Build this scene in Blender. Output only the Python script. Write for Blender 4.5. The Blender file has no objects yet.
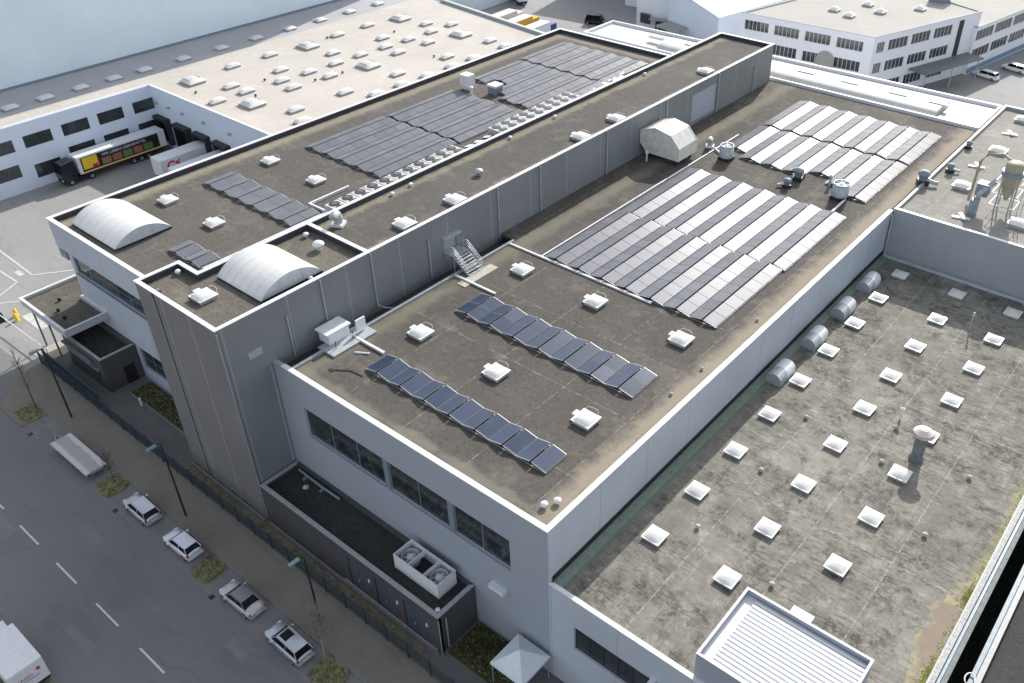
import bpy, math, random
from mathutils import Vector, Matrix
random.seed(7)
R = math.radians
sc = bpy.context.scene
COL = sc.collection
ORD = ['first','second','third','fourth','fifth','sixth','seventh','eighth','ninth','tenth','eleventh','twelfth','thirteenth','fourteenth','fifteenth','sixteenth','seventeenth','eighteenth']

# ------------------------------------------------------------------ materials
def newmat(name):
    m = bpy.data.materials.new(name); m.use_nodes = True
    nt = m.node_tree; b = nt.nodes['Principled BSDF']
    return m, nt, b
def node(nt, t, **k):
    n = nt.nodes.new(t)
    for a, v in k.items(): setattr(n, a, v)
    return n
def mth(nt, op, a, b=None, c=None, clamp=False):
    n = nt.nodes.new('ShaderNodeMath'); n.operation = op; n.use_clamp = clamp
    for i, v in enumerate((a, b, c)):
        if v is None: continue
        if isinstance(v, (int, float)): n.inputs[i].default_value = v
        else: nt.links.new(v, n.inputs[i])
    return n.outputs[0]
def mix(nt, f, a, b):
    n = nt.nodes.new('ShaderNodeMix'); n.data_type = 'RGBA'
    for s, v in ((n.inputs[0], f), (n.inputs[6], a), (n.inputs[7], b)):
        if isinstance(v, (int, float)): s.default_value = v
        elif isinstance(v, tuple): s.default_value = (*v[:3], 1)
        else: nt.links.new(v, s)
    return n.outputs[2]
def noise(nt, vec, scale, detail=4, rough=.55, stretch=None):
    if stretch:
        mp = nt.nodes.new('ShaderNodeMapping'); mp.inputs['Scale'].default_value = stretch
        nt.links.new(vec, mp.inputs['Vector']); vec = mp.outputs[0]
    n = nt.nodes.new('ShaderNodeTexNoise'); n.inputs['Scale'].default_value = scale
    n.inputs['Detail'].default_value = detail; n.inputs['Roughness'].default_value = rough
    nt.links.new(vec, n.inputs['Vector']); return n.outputs['Fac']
def ramp(nt, f, a, b):   # smooth 0..1 between a and b
    n = nt.nodes.new('ShaderNodeMapRange'); n.inputs[1].default_value = a; n.inputs[2].default_value = b
    nt.links.new(f, n.inputs[0]); return n.outputs[0]
def pos(nt): return nt.nodes.new('ShaderNodeNewGeometry').outputs['Position']
def xyz(nt, v):
    s = nt.nodes.new('ShaderNodeSeparateXYZ'); nt.links.new(v, s.inputs[0]); return s.outputs
def bump(nt, b, h, st=.3, d=.02):
    n = nt.nodes.new('ShaderNodeBump'); n.inputs['Strength'].default_value = st; n.inputs['Distance'].default_value = d
    nt.links.new(h, n.inputs['Height']); nt.links.new(n.outputs[0], b.inputs['Normal'])
def plain(name, col, rough=.6, metal=0, var=.12, scale=3, spec=.5, local=False):
    m, nt, b = newmat(name)
    v = nt.nodes.new('ShaderNodeTexCoord').outputs['Object'] if local else pos(nt)
    n = noise(nt, v, scale, 5, .6)
    dark = tuple(c*(1-var) for c in col); lite = tuple(min(1, c*(1+var)) for c in col)
    nt.links.new(mix(nt, ramp(nt, n, .3, .7), dark, lite), b.inputs['Base Color'])
    b.inputs['Roughness'].default_value = rough; b.inputs['Metallic'].default_value = metal
    b.inputs['Specular IOR Level'].default_value = spec
    return m
def line(nt, c, period, offset, half):  # 1 on thin lines of coordinate c
    f = mth(nt, 'FRACT', mth(nt, 'DIVIDE', mth(nt, 'SUBTRACT', c, offset), period))
    d = mth(nt, 'MULTIPLY', mth(nt, 'MINIMUM', f, mth(nt, 'SUBTRACT', 1.0, f)), period)
    return mth(nt, 'LESS_THAN', d, half)
def wallmat(name, col, px=None, py=None, ox=0, oy=0, seam=.8, rough=.55, dirt=.12, half=.035):
    m, nt, b = newmat(name); p = pos(nt); X, Y, Z = xyz(nt, p)
    n1 = noise(nt, p, .12, 3); n2 = noise(nt, p, 1.2, 6, .6, (1, 1, .12))
    c = mix(nt, ramp(nt, n1, .3, .7), tuple(v*(1-dirt) for v in col), col)
    c = mix(nt, mth(nt, 'MULTIPLY', ramp(nt, n2, .5, .85), dirt*2.2, clamp=True), c, tuple(v*.72 for v in col))
    s = None
    if px: s = line(nt, X, px, ox, half)
    if py:
        t = line(nt, Y, py, oy, half); s = t if s is None else mth(nt, 'MAXIMUM', s, t)
    if s is not None: c = mix(nt, mth(nt, 'MULTIPLY', s, .8), c, tuple(v*seam for v in col))
    nt.links.new(c, b.inputs['Base Color']); b.inputs['Roughness'].default_value = rough
    return m
def roofmat(name, base, dark, light, sx, sy, ox, oy, seamcol, grain=.5, edge=None, streak=.35):
    m, nt, b = newmat(name); p = pos(nt); X, Y, Z = xyz(nt, p)
    big = noise(nt, p, .09, 4, .6); mid = noise(nt, p, .55, 6, .65); fine = noise(nt, p, 4, 5, .7)
    st = noise(nt, p, 1.0, 5, .7, (.35, 2.2, 1)); st2 = noise(nt, p, 1.0, 5, .7, (2.4, .3, 1))
    c = mix(nt, ramp(nt, big, .32, .68), dark, base)
    c = mix(nt, mth(nt, 'MULTIPLY', ramp(nt, mid, .52, .75), .55), c, light)
    c = mix(nt, mth(nt, 'MULTIPLY', ramp(nt, st, .56, .74), streak), c, tuple(v*.55 for v in dark))
    c = mix(nt, mth(nt, 'MULTIPLY', ramp(nt, st2, .6, .8), streak*.7), c, light)
    # membrane sheets: every strip slightly different
    sh = nt.nodes.new('ShaderNodeTexWhiteNoise'); sh.noise_dimensions = '2D'
    cb = nt.nodes.new('ShaderNodeCombineXYZ')
    nt.links.new(mth(nt, 'FLOOR', mth(nt, 'DIVIDE', X, 5.0)), cb.inputs[0]); nt.links.new(mth(nt, 'FLOOR', mth(nt, 'DIVIDE', Y, 1.05)), cb.inputs[1])
    nt.links.new(cb.outputs[0], sh.inputs['Vector'])
    c = mix(nt, mth(nt, 'MULTIPLY', sh.outputs['Value'], .22), c, dark)
    c = mix(nt, mth(nt, 'MULTIPLY', ramp(nt, fine, .42, .66), grain*.7), c, light)
    g2 = noise(nt, p, 1.9, 8, .82); g3 = noise(nt, p, 7.5, 3, .6); g4 = noise(nt, p, .28, 5, .7)
    c = mix(nt, mth(nt, 'MULTIPLY', ramp(nt, g2, .52, .64), grain*1.1), c, tuple(v*.62 for v in dark))
    c = mix(nt, mth(nt, 'MULTIPLY', ramp(nt, g4, .55, .64), grain*.8), c, tuple(v*1.12 for v in light))
    c = mix(nt, mth(nt, 'MULTIPLY', ramp(nt, g3, .66, .72), grain*1.2), c, tuple(min(1, v*1.7) for v in light))
    c = mix(nt, mth(nt, 'MULTIPLY', line(nt, Y, 1.05, 0, .03), mth(nt, 'MULTIPLY', ramp(nt, mid, .4, .6), .35)), c, tuple(v*.6 for v in dark))
    s = mth(nt, 'MAXIMUM', line(nt, mth(nt, 'ADD', X, mth(nt, 'MULTIPLY', mid, .25)), sx, ox, .045), line(nt, mth(nt, 'ADD', Y, mth(nt, 'MULTIPLY', mid, .25)), sy, oy, .045))
    c = mix(nt, mth(nt, 'MULTIPLY', s, mth(nt, 'MULTIPLY', ramp(nt, noise(nt, p, 2.2, 4, .7), .44, .6), .6)), c, seamcol)
    if edge:
        for (co, lo, w, col2) in edge:   # sediment strips along parapets: |coord-lo| < w
            cc = X if co == 'x' else Y
            d = mth(nt, 'ABSOLUTE', mth(nt, 'SUBTRACT', cc, lo))
            wob = mth(nt, 'ADD', mth(nt, 'ADD', d, mth(nt, 'MULTIPLY', mth(nt, 'SUBTRACT', mid, .5), 2.6)), mth(nt, 'MULTIPLY', mth(nt, 'SUBTRACT', fine, .5), 1.4))
            f = mth(nt, 'MULTIPLY', ramp(nt, wob, w, w*.2), .65)
            c = mix(nt, f, c, col2)
    nt.links.new(c, b.inputs['Base Color']); b.inputs['Roughness'].default_value = .9
    b.inputs['Specular IOR Level'].default_value = .2
    bump(nt, b, mid, .35, .05)
    return m

M = {}
M['white_cap'] = plain('white_cap', (.72,.72,.73), .45, var=.12, scale=1.1)
M['grey_cap'] = plain('grey_cap', (.36,.37,.37), .5, var=.15)
M['panel_wall'] = wallmat('panel_wall', (.50,.54,.60), px=6.0, py=6.0, ox=-27.3, oy=31, seam=.62, dirt=.17, half=.05)
M['low_wall'] = wallmat('low_wall', (.52,.56,.61), px=5.9, ox=-26.8, seam=.65, dirt=.17, half=.05)
M['dark_wall'] = wallmat('dark_wall', (.205,.195,.195), px=4.1, py=6.2, ox=-57.2, oy=31, seam=2.0, half=.045, dirt=.2)
M['side_wall'] = wallmat('side_wall', (.225,.24,.25), py=6.2, oy=33.5, seam=1.5, half=.045, dirt=.2)
M['annex_wall'] = wallmat('annex_wall', (.078,.076,.080), px=6.0, ox=-51, seam=1.6)
M['court_wall'] = wallmat('court_wall', (.70,.76,.86), dirt=.05)
M['blue_wall'] = wallmat('blue_wall', (.76,.85,.90), dirt=.06)
M['office_wall'] = wallmat('office_wall', (.78,.80,.84), dirt=.05)
M['concrete_wall'] = wallmat('concrete_wall', (.36,.39,.41), px=7.3, ox=-20, seam=.85, dirt=.16)
M['hut_wall'] = wallmat('hut_wall', (.34,.36,.42), dirt=.06)
sed = (.36,.31,.235)
M['mid_roof'] = roofmat('mid_roof', (.102,.092,.080), (.066,.060,.053), (.165,.149,.128), 6.6, 7.6, -35.9, 51.6, (.33,.31,.25), edge=[('x',-27.9,1.5,sed),('x',-54.2,1.3,(.20,.185,.135)),('y',31.9,.7,(.20,.19,.15))])
M['left_roof'] = roofmat('left_roof', (.110,.100,.088), (.078,.071,.063), (.17,.155,.132), 8.8, 13.4, -87.5, 48.9, (.22,.20,.165), edge=[('x',-96.2,1.3,(.30,.27,.20)),('y',116.8,1.5,(.29,.26,.19))])
M['strip_roof'] = roofmat('strip_roof', (.102,.095,.086), (.073,.068,.062), (.150,.138,.12), 20, 14.0, -85, 45, (.18,.165,.14), edge=[('x',-58.0,.9,(.29,.265,.21)),('x',-65.2,.8,(.26,.24,.17))])
M['tower_roof'] = roofmat('tower_roof', (.145,.132,.108), (.085,.078,.066), (.25,.232,.175), 30, 30, -80, 30, (.25,.23,.17), streak=.6)
M['wing_roof'] = roofmat('wing_roof', (.12,.11,.095), (.075,.07,.062), (.22,.205,.15), 30, 30, -80, 40, (.25,.23,.17), streak=.5)
M['back_roof'] = roofmat('back_roof', (.29,.275,.245), (.21,.20,.18), (.37,.35,.305), 5.8, 9, -24, 96, (.47,.43,.34), edge=[('x',-27.6,1.3,(.42,.38,.25))])
M['dull_roof'] = roofmat('dull_roof', (.05,.05,.046), (.028,.029,.028), (.085,.083,.07), 40, 40, 0, 0, (.07,.07,.06), streak=.5)
M['white_roof'] = roofmat('white_roof', (.52,.485,.435), (.45,.415,.37), (.56,.53,.485), 12, 7.5, -141, 60, (.50,.46,.40), grain=.22, streak=.22)
M['office_roof'] = roofmat('office_roof', (.43,.41,.375), (.38,.36,.33), (.48,.46,.42), 12, 9, -141, 60, (.44,.42,.38), grain=.2, streak=.12)
M['shaded_membrane'] = roofmat('shaded_membrane', (.40,.40,.41), (.36,.36,.37), (.46,.46,.46), 30, 13.5, -200, 50, (.30,.30,.31), grain=.2, streak=.1)  # roof grey with the blue hall's shadow put into the colour
M['gate_roof'] = plain('gate_roof', (.43,.425,.40), .6, var=.07, scale=.5)
M['arch_white'] = plain('arch_white', (.50,.495,.47), .55, var=.06, scale=.6)
M['alley_roof'] = roofmat('alley_roof', (.060,.060,.058), (.045,.046,.045), (.085,.083,.078), 12, 9, 3, 6, (.10,.10,.09), streak=.2)

def lowroof():
    m, nt, b = newmat('low_roof'); p = pos(nt); X, Y, Z = xyz(nt, p)
    big = noise(nt, p, .1, 4, .6); mid = noise(nt, p, .6, 6, .7); fine = noise(nt, p, 4.5, 6, .75)
    sh = nt.nodes.new('ShaderNodeTexWhiteNoise'); sh.noise_dimensions = '2D'; cb = nt.nodes.new('ShaderNodeCombineXYZ')
    nt.links.new(mth(nt, 'FLOOR', mth(nt, 'DIVIDE', X, 1.15)), cb.inputs[0]); nt.links.new(mth(nt, 'FLOOR', mth(nt, 'DIVIDE', Y, 1.0)), cb.inputs[1])
    nt.links.new(cb.outputs[0], sh.inputs['Vector'])
    c = mix(nt, ramp(nt, big, .3, .7), (.190,.178,.152), (.285,.268,.230))
    c = mix(nt, mth(nt, 'MULTIPLY', ramp(nt, mid, .45, .75), .6), c, (.44,.42,.345))
    c = mix(nt, mth(nt, 'MULTIPLY', ramp(nt, sh.outputs['Value'], .45, 1.0), .40), c, (.14,.135,.115))
    st = noise(nt, p, 1.7, 8, .82, (.6, 2.8, 1)); reg = noise(nt, p, .13, 3, .5)
    f = mth(nt, 'MULTIPLY', ramp(nt, st, .50, .60), ramp(nt, reg, .36, .55))
    c = mix(nt, mth(nt, 'MULTIPLY', f, .85), c, (.062,.06,.052))
    st2 = noise(nt, p, 1.0, 6, .75, (2.6, .8, 1))
    c = mix(nt, mth(nt, 'MULTIPLY', mth(nt, 'MULTIPLY', ramp(nt, st2, .56, .68), ramp(nt, reg, .35, .6)), .45), c, (.12,.11,.09))
    c = mix(nt, mth(nt, 'MULTIPLY', ramp(nt, fine, .45, .65), .35), c, (.16,.15,.125))
    g2 = noise(nt, p, 1.6, 9, .85); g5 = noise(nt, p, .33, 6, .7)
    c = mix(nt, mth(nt, 'MULTIPLY', ramp(nt, g2, .52, .60), .6), c, (.13,.125,.108))
    c = mix(nt, mth(nt, 'MULTIPLY', mth(nt, 'MULTIPLY', ramp(nt, g2, .44, .56), ramp(nt, g5, .46, .58)), .85), c, (.060,.058,.052))
    c = mix(nt, mth(nt, 'MULTIPLY', ramp(nt, noise(nt, p, .8, 7, .75), .56, .66), .5), c, (.44,.425,.365))
    l1 = line(nt, Y, 1.0, 0, .03); l2 = line(nt, X, 1.15, 0, .03)
    c = mix(nt, mth(nt, 'MULTIPLY', mth(nt, 'MAXIMUM', l1, l2), mth(nt, 'MULTIPLY', ramp(nt, mid, .38, .6), .4)), c, (.13,.12,.10))
    s = mth(nt, 'MAXIMUM', line(nt, mth(nt, 'ADD', X, mth(nt, 'MULTIPLY', mid, .2)), 6.0, -20.6, .05), line(nt, Y, 18.0, 48.2, .045))
    c = mix(nt, mth(nt, 'MULTIPLY', s, mth(nt, 'MULTIPLY', ramp(nt, noise(nt, p, 2.4, 4, .7), .42, .6), .55)), c, (.46,.44,.37))
    # moss band beside the wall and yellow lichen by the gutter
    dx = mth(nt, 'ABSOLUTE', mth(nt, 'SUBTRACT', X, -27.0))
    c = mix(nt, mth(nt, 'MULTIPLY', ramp(nt, dx, 1.6, .9), .75), c, (.17,.20,.15))
    d2 = mth(nt, 'ADD', mth(nt, 'ABSOLUTE', mth(nt, 'SUBTRACT', X, -2.9)), mth(nt, 'MULTIPLY', mth(nt, 'SUBTRACT', mid, .5), 3.4))
    c = mix(nt, mth(nt, 'MULTIPLY', ramp(nt, d2, 1.0, .1), .65), c, (.40,.37,.18))
    ex = mth(nt, 'DIVIDE', mth(nt, 'SUBTRACT', X, -3.7), 1.15); ey = mth(nt, 'DIVIDE', mth(nt, 'SUBTRACT', Y, 44.4), 4.6)
    r = mth(nt, 'ADD', mth(nt, 'ADD', mth(nt, 'MULTIPLY', ex, ex), mth(nt, 'MULTIPLY', ey, ey)), mth(nt, 'ADD', mth(nt, 'MULTIPLY', mth(nt, 'SUBTRACT', noise(nt, p, .45, 7, .7), .5), 4.2), mth(nt, 'MULTIPLY', mth(nt, 'SUBTRACT', fine, .5), 1.5)))
    c = mix(nt, mth(nt, 'MULTIPLY', mth(nt, 'MULTIPLY', ramp(nt, r, 1.5, 1.0), ramp(nt, noise(nt, p, 1.3, 5, .7), .35, .6)), .75), c, (.42,.38,.19))
    c = mix(nt, mth(nt, 'MULTIPLY', ramp(nt, r, 1.05, .6), .85), c, (.24,.195,.155))
    nt.links.new(c, b.inputs['Base Color']); b.inputs['Roughness'].default_value = .92; b.inputs['Specular IOR Level'].default_value = .2
    bump(nt, b, mid, .4, .06); return m
M['low_roof'] = lowroof()

def asphalt(name, a, bcol, scale=.15, patch=None):
    m, nt, b = newmat(name); p = pos(nt)
    n1 = noise(nt, p, scale, 5, .6); n2 = noise(nt, p, 9, 3, .7); n3 = noise(nt, p, .9, 5, .65, (.18, 1.6, 1))
    c = mix(nt, ramp(nt, n1, .3, .7), a, bcol)
    c = mix(nt, mth(nt, 'MULTIPLY', ramp(nt, n3, .5, .75), .25), c, tuple(v*.65 for v in a))
    c = mix(nt, mth(nt, 'MULTIPLY', ramp(nt, n2, .35, .7), .22), c, tuple(v*.6 for v in a))
    n4 = noise(nt, p, .35, 7, .7, (.4, 1.2, 1)); n5 = noise(nt, p, 2.5, 6, .8)
    c = mix(nt, mth(nt, 'MULTIPLY', ramp(nt, n4, .55, .62), .35), c, tuple(v*.72 for v in a))
    c = mix(nt, mth(nt, 'MULTIPLY', ramp(nt, n5, .60, .70), .3), c, tuple(v*1.35 for v in bcol))
    nt.links.new(c, b.inputs['Base Color']); b.inputs['Roughness'].default_value = .85; b.inputs['Specular IOR Level'].default_value = .3
    return m
M['yard'] = asphalt('yard', (.275,.268,.258), (.33,.322,.308), .06)
M['road'] = asphalt('road', (.185,.182,.185), (.215,.208,.208), .09)
M['parking'] = asphalt('parking', (.20,.195,.19), (.25,.24,.23), .4)
M['pavement'] = asphalt('pavement', (.215,.19,.16), (.26,.23,.19), .25)
M['front_path'] = asphalt('front_path', (.14,.135,.13), (.18,.17,.16), .25)
M['kerb'] = plain('kerb', (.20,.20,.19), .8, var=.2)
M['paint'] = plain('paint', (.62,.62,.60), .7, var=.15, scale=4)
M['faded_paint'] = plain('faded_paint', (.50,.49,.46), .8, var=.2, scale=2)
M['grass'] = plain('grass', (.22,.21,.11), .95, var=.45, scale=2.5, spec=.1)
M['dark_grass'] = plain('dark_grass', (.07,.075,.035), .95, var=.5, scale=2.5, spec=.1)
M['verge'] = plain('verge', (.19,.165,.12), .95, var=.35, scale=1.5, spec=.1)
M['light_concrete'] = plain('light_concrete', (.42,.39,.33), .85, var=.12)

def glassy(name, col, rough, spec=.5, metal=0):
    m, nt, b = newmat(name); p = pos(nt)
    n = noise(nt, p, .45, 5, .7)
    nt.links.new(mix(nt, ramp(nt, n, .35, .7), tuple(c*.6 for c in col), tuple(c*1.7 for c in col)), b.inputs['Base Color'])
    b.inputs['Roughness'].default_value = rough; b.inputs['Specular IOR Level'].default_value = spec; b.inputs['Metallic'].default_value = metal
    return m
M['window_glass'] = glassy('window_glass', (.035,.042,.045), .06, .8)
M['car_glass'] = glassy('car_glass', (.012,.013,.016), .12, .1)
def hallglass():  # mottled reflections painted into the pane colour
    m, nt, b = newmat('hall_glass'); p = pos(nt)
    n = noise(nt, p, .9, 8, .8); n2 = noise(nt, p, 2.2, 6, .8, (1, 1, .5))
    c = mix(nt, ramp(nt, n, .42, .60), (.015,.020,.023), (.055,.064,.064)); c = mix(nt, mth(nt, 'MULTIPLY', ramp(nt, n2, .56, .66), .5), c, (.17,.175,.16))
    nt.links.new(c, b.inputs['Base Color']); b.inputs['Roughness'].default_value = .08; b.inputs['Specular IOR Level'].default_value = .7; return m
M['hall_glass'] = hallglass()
def solar(name='solar_glass', A=(.135,.139,.158), B=(.165,.170,.190), rough=.36, spec=.10):
    m, nt, b = newmat(name)
    oi = nt.nodes.new('ShaderNodeObjectInfo'); p = pos(nt)
    n = noise(nt, p, .5, 4, .6)
    c = mix(nt, oi.outputs['Random'], A, B)
    c = mix(nt, mth(nt, 'MULTIPLY', ramp(nt, n, .5, .75), .3), c, tuple(v*1.5 for v in B))
    nt.links.new(c, b.inputs['Base Color'])
    nt.links.new(mth(nt, 'ADD', rough, mth(nt, 'MULTIPLY', oi.outputs['Random'], .04)), b.inputs['Roughness'])
    b.inputs['Specular IOR Level'].default_value = spec
    return m
M['solar_glass'] = solar()
M['solar_blue'] = solar('solar_blue', (.028,.042,.075), (.048,.066,.110), .22, .30)
M['alu'] = plain('alu', (.52,.53,.54), .45, .4, var=.08)
M['galv'] = plain('galv', (.40,.44,.46), .5, .35, var=.15)
M['blue_steel'] = plain('blue_steel', (.22,.27,.31), .5, .2, var=.15)
M['dark_metal'] = plain('dark_metal', (.03,.034,.036), .5, .3, var=.2)
M['dome_white'] = plain('dome_white', (.80,.80,.79), .28, var=.04, scale=6)
M['bar_cream'] = plain('bar_cream', (.62,.61,.58), .4, var=.05)
M['dome_shaded'] = plain('dome_shaded', (.62,.63,.62), .35, var=.08, scale=6)  # dome colour dulled by the shade below the blue hall
def dome():
    m, nt, b = newmat('dome_plastic'); oi = nt.nodes.new('ShaderNodeObjectInfo'); n = noise(nt, nt.nodes.new('ShaderNodeTexCoord').outputs['Object'], 2.2, 6, .7); dc = mix(nt, mth(nt, 'MULTIPLY', ramp(nt, n, .5, .72), mth(nt, 'MULTIPLY', oi.outputs['Random'], .45)), mix(nt, oi.outputs['Random'], (.95,.95,.95), (.90,.89,.85)), (.55,.52,.45)); nt.links.new(dc, b.inputs['Base Color']); b.inputs['Roughness'].default_value = .3
    t = nt.nodes.new('ShaderNodeBsdfTranslucent'); t.inputs[0].default_value = (.86,.86,.83,1)
    mx = nt.nodes.new('ShaderNodeMixShader'); mx.inputs[0].default_value = .5
    nt.links.new(b.outputs[0], mx.inputs[1]); nt.links.new(t.outputs[0], mx.inputs[2]); nt.links.new(mx.outputs[0], nt.nodes['Material Output'].inputs[0]); return m
M['dome_plastic'] = dome()
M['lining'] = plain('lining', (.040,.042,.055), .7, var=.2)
M['stack_grey'] = plain('stack_grey', (.15,.17,.17), .7, var=.3)
M['canopy_edge'] = plain('canopy_edge', (.42,.45,.47), .6, var=.1)
M['tar'] = plain('tar', (.07,.07,.072), .8)
M['car_roof_grey'] = plain('car_roof_grey', (.22,.23,.24), .3, .2)
M['curb'] = plain('curb', (.42,.40,.37), .8, var=.2)
M['white_metal'] = plain('white_metal', (.72,.73,.74), .4, var=.06, local=True)
M['cream_metal'] = plain('cream_metal', (.66,.64,.58), .45, var=.16, scale=1.2)
M['black'] = plain('black', (.012,.012,.013), .5, var=.2)
M['tyre'] = plain('tyre', (.018,.018,.018), .9, var=.2)
M['rim'] = plain('rim', (.45,.46,.48), .35, .7, var=.1)
M['red'] = plain('red', (.55,.03,.05), .4, var=.05)
M['red_light'] = plain('red_light', (.45,.02,.02), .25, var=.05)
M['crimson'] = plain('crimson', (.62,.01,.09), .4, var=.05)
M['lamp_glass'] = plain('lamp_glass', (.75,.77,.78), .15, var=.03)
M['orange'] = plain('orange', (.80,.42,.03), .45, var=.06)
M['yellow'] = plain('yellow', (.85,.55,.03), .5, var=.06)
M['truck_blue'] = plain('truck_blue', (.02,.06,.25), .35, var=.1)
M['truck_black'] = plain('truck_black', (.012,.014,.018), .25, var=.2)
M['silver'] = plain('silver', (.52,.54,.57), .28, .55, var=.03, local=True)
M['silver_light'] = plain('silver_light', (.70,.71,.76), .28, .3, var=.03, local=True)
M['beige_car'] = plain('beige_car', (.56,.52,.49), .28, .35, var=.03, local=True)
M['white_car'] = plain('white_car', (.80,.80,.80), .25, var=.02, local=True)
M['grey_plaster'] = plain('grey_plaster', (.33,.33,.31), .8, var=.12)
M['bark'] = plain('bark', (.12,.105,.09), .9, var=.3, scale=8)
M['bark_light'] = plain('bark_light', (.26,.235,.19), .9, var=.25, scale=8)
M['silo'] = plain('silo', (.36,.32,.22), .5, var=.12, scale=1.5)
M['rust'] = plain('rust', (.55,.40,.32), .7, var=.35, scale=3)
M['canvas'] = plain('canvas', (.74,.78,.80), .6, var=.04)
M['food_brown'] = plain('food_brown', (.30,.17,.10), .6, var=.6, scale=5)
M['food_green'] = plain('food_green', (.12,.22,.06), .6, var=.6, scale=5)
M['food_red'] = plain('food_red', (.38,.12,.06), .6, var=.6, scale=5)
M['moss'] = plain('moss', (.30,.30,.06), .95, var=.4, scale=3)
def corr():
    m, nt, b = newmat('corrugated_white'); b.inputs['Base Color'].default_value = (.74,.74,.74,1); b.inputs['Roughness'].default_value = .4; return m
M['corr'] = corr()
def boards():
    m, nt, b = newmat('trailer_boards'); v = nt.nodes.new('ShaderNodeTexCoord').outputs['Object']; X, Y, Z = xyz(nt, v)
    n = noise(nt, v, 1.1, 5, .6)
    d = mth(nt, 'ABSOLUTE', Y)
    c = mix(nt, mth(nt, 'MULTIPLY', ramp(nt, mth(nt, 'ADD', d, mth(nt, 'MULTIPLY', mth(nt, 'SUBTRACT', n, .5), .5)), .62, .48), .85), (.62,.60,.58), (.37,.36,.35))
    c = mix(nt, mth(nt, 'MULTIPLY', line(nt, X, 1.75, .87, .02), .4), c, (.25,.24,.23))
    nt.links.new(c, b.inputs['Base Color']); b.inputs['Roughness'].default_value = .7; return m
M['boards'] = boards()
M['speckled_edge'] = plain('speckled_edge', (.36,.36,.34), .7, var=.4, scale=5)

# ------------------------------------------------------------------ mesh helper
class MB:
    def __init__(s): s.v = []; s.f = []; s.m = []; s.sm = []
    def add(s, vs, fs, mi=0, smooth=False):
        o = len(s.v); s.v += [tuple(v) for v in vs]
        for f in fs: s.f.append([i+o for i in f]); s.m.append(mi); s.sm.append(smooth)
        return s
    def box(s, x0, x1, y0, y1, z0, z1, mi=0):
        return s.add([(x0,y0,z0),(x1,y0,z0),(x1,y1,z0),(x0,y1,z0),(x0,y0,z1),(x1,y0,z1),(x1,y1,z1),(x0,y1,z1)],
                     [(3,2,1,0),(4,5,6,7),(0,1,5,4),(1,2,6,5),(2,3,7,6),(3,0,4,7)], mi)
    def obox(s, p, u, v, w, mi=0):   # corner p and three edge vectors
        p, u, v, w = map(Vector, (p, u, v, w))
        q = [p, p+u, p+u+v, p+v]; q += [a+w for a in q]
        fs = [(3,2,1,0),(4,5,6,7),(0,1,5,4),(1,2,6,5),(2,3,7,6),(3,0,4,7)]
        if u.cross(v).dot(w) < 0: fs = [f[::-1] for f in fs]
        return s.add(q, fs, mi)
    def quad(s, a, b, c, d, mi=0): return s.add([a,b,c,d], [(0,1,2,3)], mi)
    def prism(s, poly, z0, z1, mi=0):
        n = len(poly); vs = [(x,y,z0) for x,y in poly]+[(x,y,z1) for x,y in poly]
        return s.add(vs, [tuple(range(n-1,-1,-1)), tuple(range(n,2*n))]+[(i,(i+1)%n,n+(i+1)%n,n+i) for i in range(n)], mi)
    def tube(s, pts, r, n=8, mi=0, caps=True):
        pts = [Vector(p) for p in pts]; rs = r if isinstance(r, (list, tuple)) else [r]*len(pts)
        rings = []
        for i, p in enumerate(pts):
            d = (pts[min(i+1, len(pts)-1)]-pts[max(i-1, 0)]).normalized()
            a = d.cross(Vector((0,0,1)) if abs(d.z) < .9 else Vector((1,0,0))).normalized(); b = d.cross(a)
            rings.append([p+(a*math.cos(2*math.pi*k/n)+b*math.sin(2*math.pi*k/n))*rs[i] for k in range(n)])
        vs = [v for g in rings for v in g]; fs = []
        for i in range(len(pts)-1):
            for k in range(n): fs.append((i*n+k, i*n+(k+1)%n, (i+1)*n+(k+1)%n, (i+1)*n+k))
        s.add(vs, fs, mi, True)
        if caps: s.add(rings[0], [tuple(range(n))], mi); s.add(rings[-1], [tuple(range(n-1,-1,-1))], mi)
        return s
    def lathe(s, c, prof, n=20, mi=0, axis='z'):
        vs = []
        for r, h in prof:
            for k in range(n):
                a = 2*math.pi*k/n
                if axis == 'z': vs.append((c[0]+r*math.cos(a), c[1]+r*math.sin(a), c[2]+h))
                elif axis == 'y': vs.append((c[0]+r*math.cos(a), c[1]+h, c[2]+r*math.sin(a)))
                else: vs.append((c[0]+h, c[1]+r*math.cos(a), c[2]+r*math.sin(a)))
        fs = [(i*n+k, i*n+(k+1)%n, (i+1)*n+(k+1)%n, (i+1)*n+k) for i in range(len(prof)-1) for k in range(n)]
        s.add(vs, fs, mi, len(prof) > 3)
        s.add(vs[:n], [tuple(range(n-1,-1,-1))], mi); s.add(vs[-n:], [tuple(range(n))], mi)
        return s
    def build(s, name, mats, parent=None, off=None):
        if not isinstance(mats, (list, tuple)): mats = [mats]
        if off is None: off = parent['_o'] if parent is not None and '_o' in parent else (0,0,0)
        me = bpy.data.meshes.new(name)
        me.from_pydata([(v[0]-off[0], v[1]-off[1], v[2]-off[2]) for v in s.v], [], s.f)
        for m in mats: me.materials.append(M[m] if isinstance(m, str) else m)
        for p, mi, sm in zip(me.polygons, s.m, s.sm): p.material_index = mi; p.use_smooth = sm
        me.update(); o = bpy.data.objects.new(name, me); COL.objects.link(o)
        if parent is not None:
            o.parent = parent; OFFS[o.name] = off
        return o
OFFS = {}
def tag(o, label, cat, group=None, kind=None):
    if label: o['label'] = label
    if cat: o['category'] = cat
    if group: o['group'] = group
    if kind: o['kind'] = kind
    return o
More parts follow.
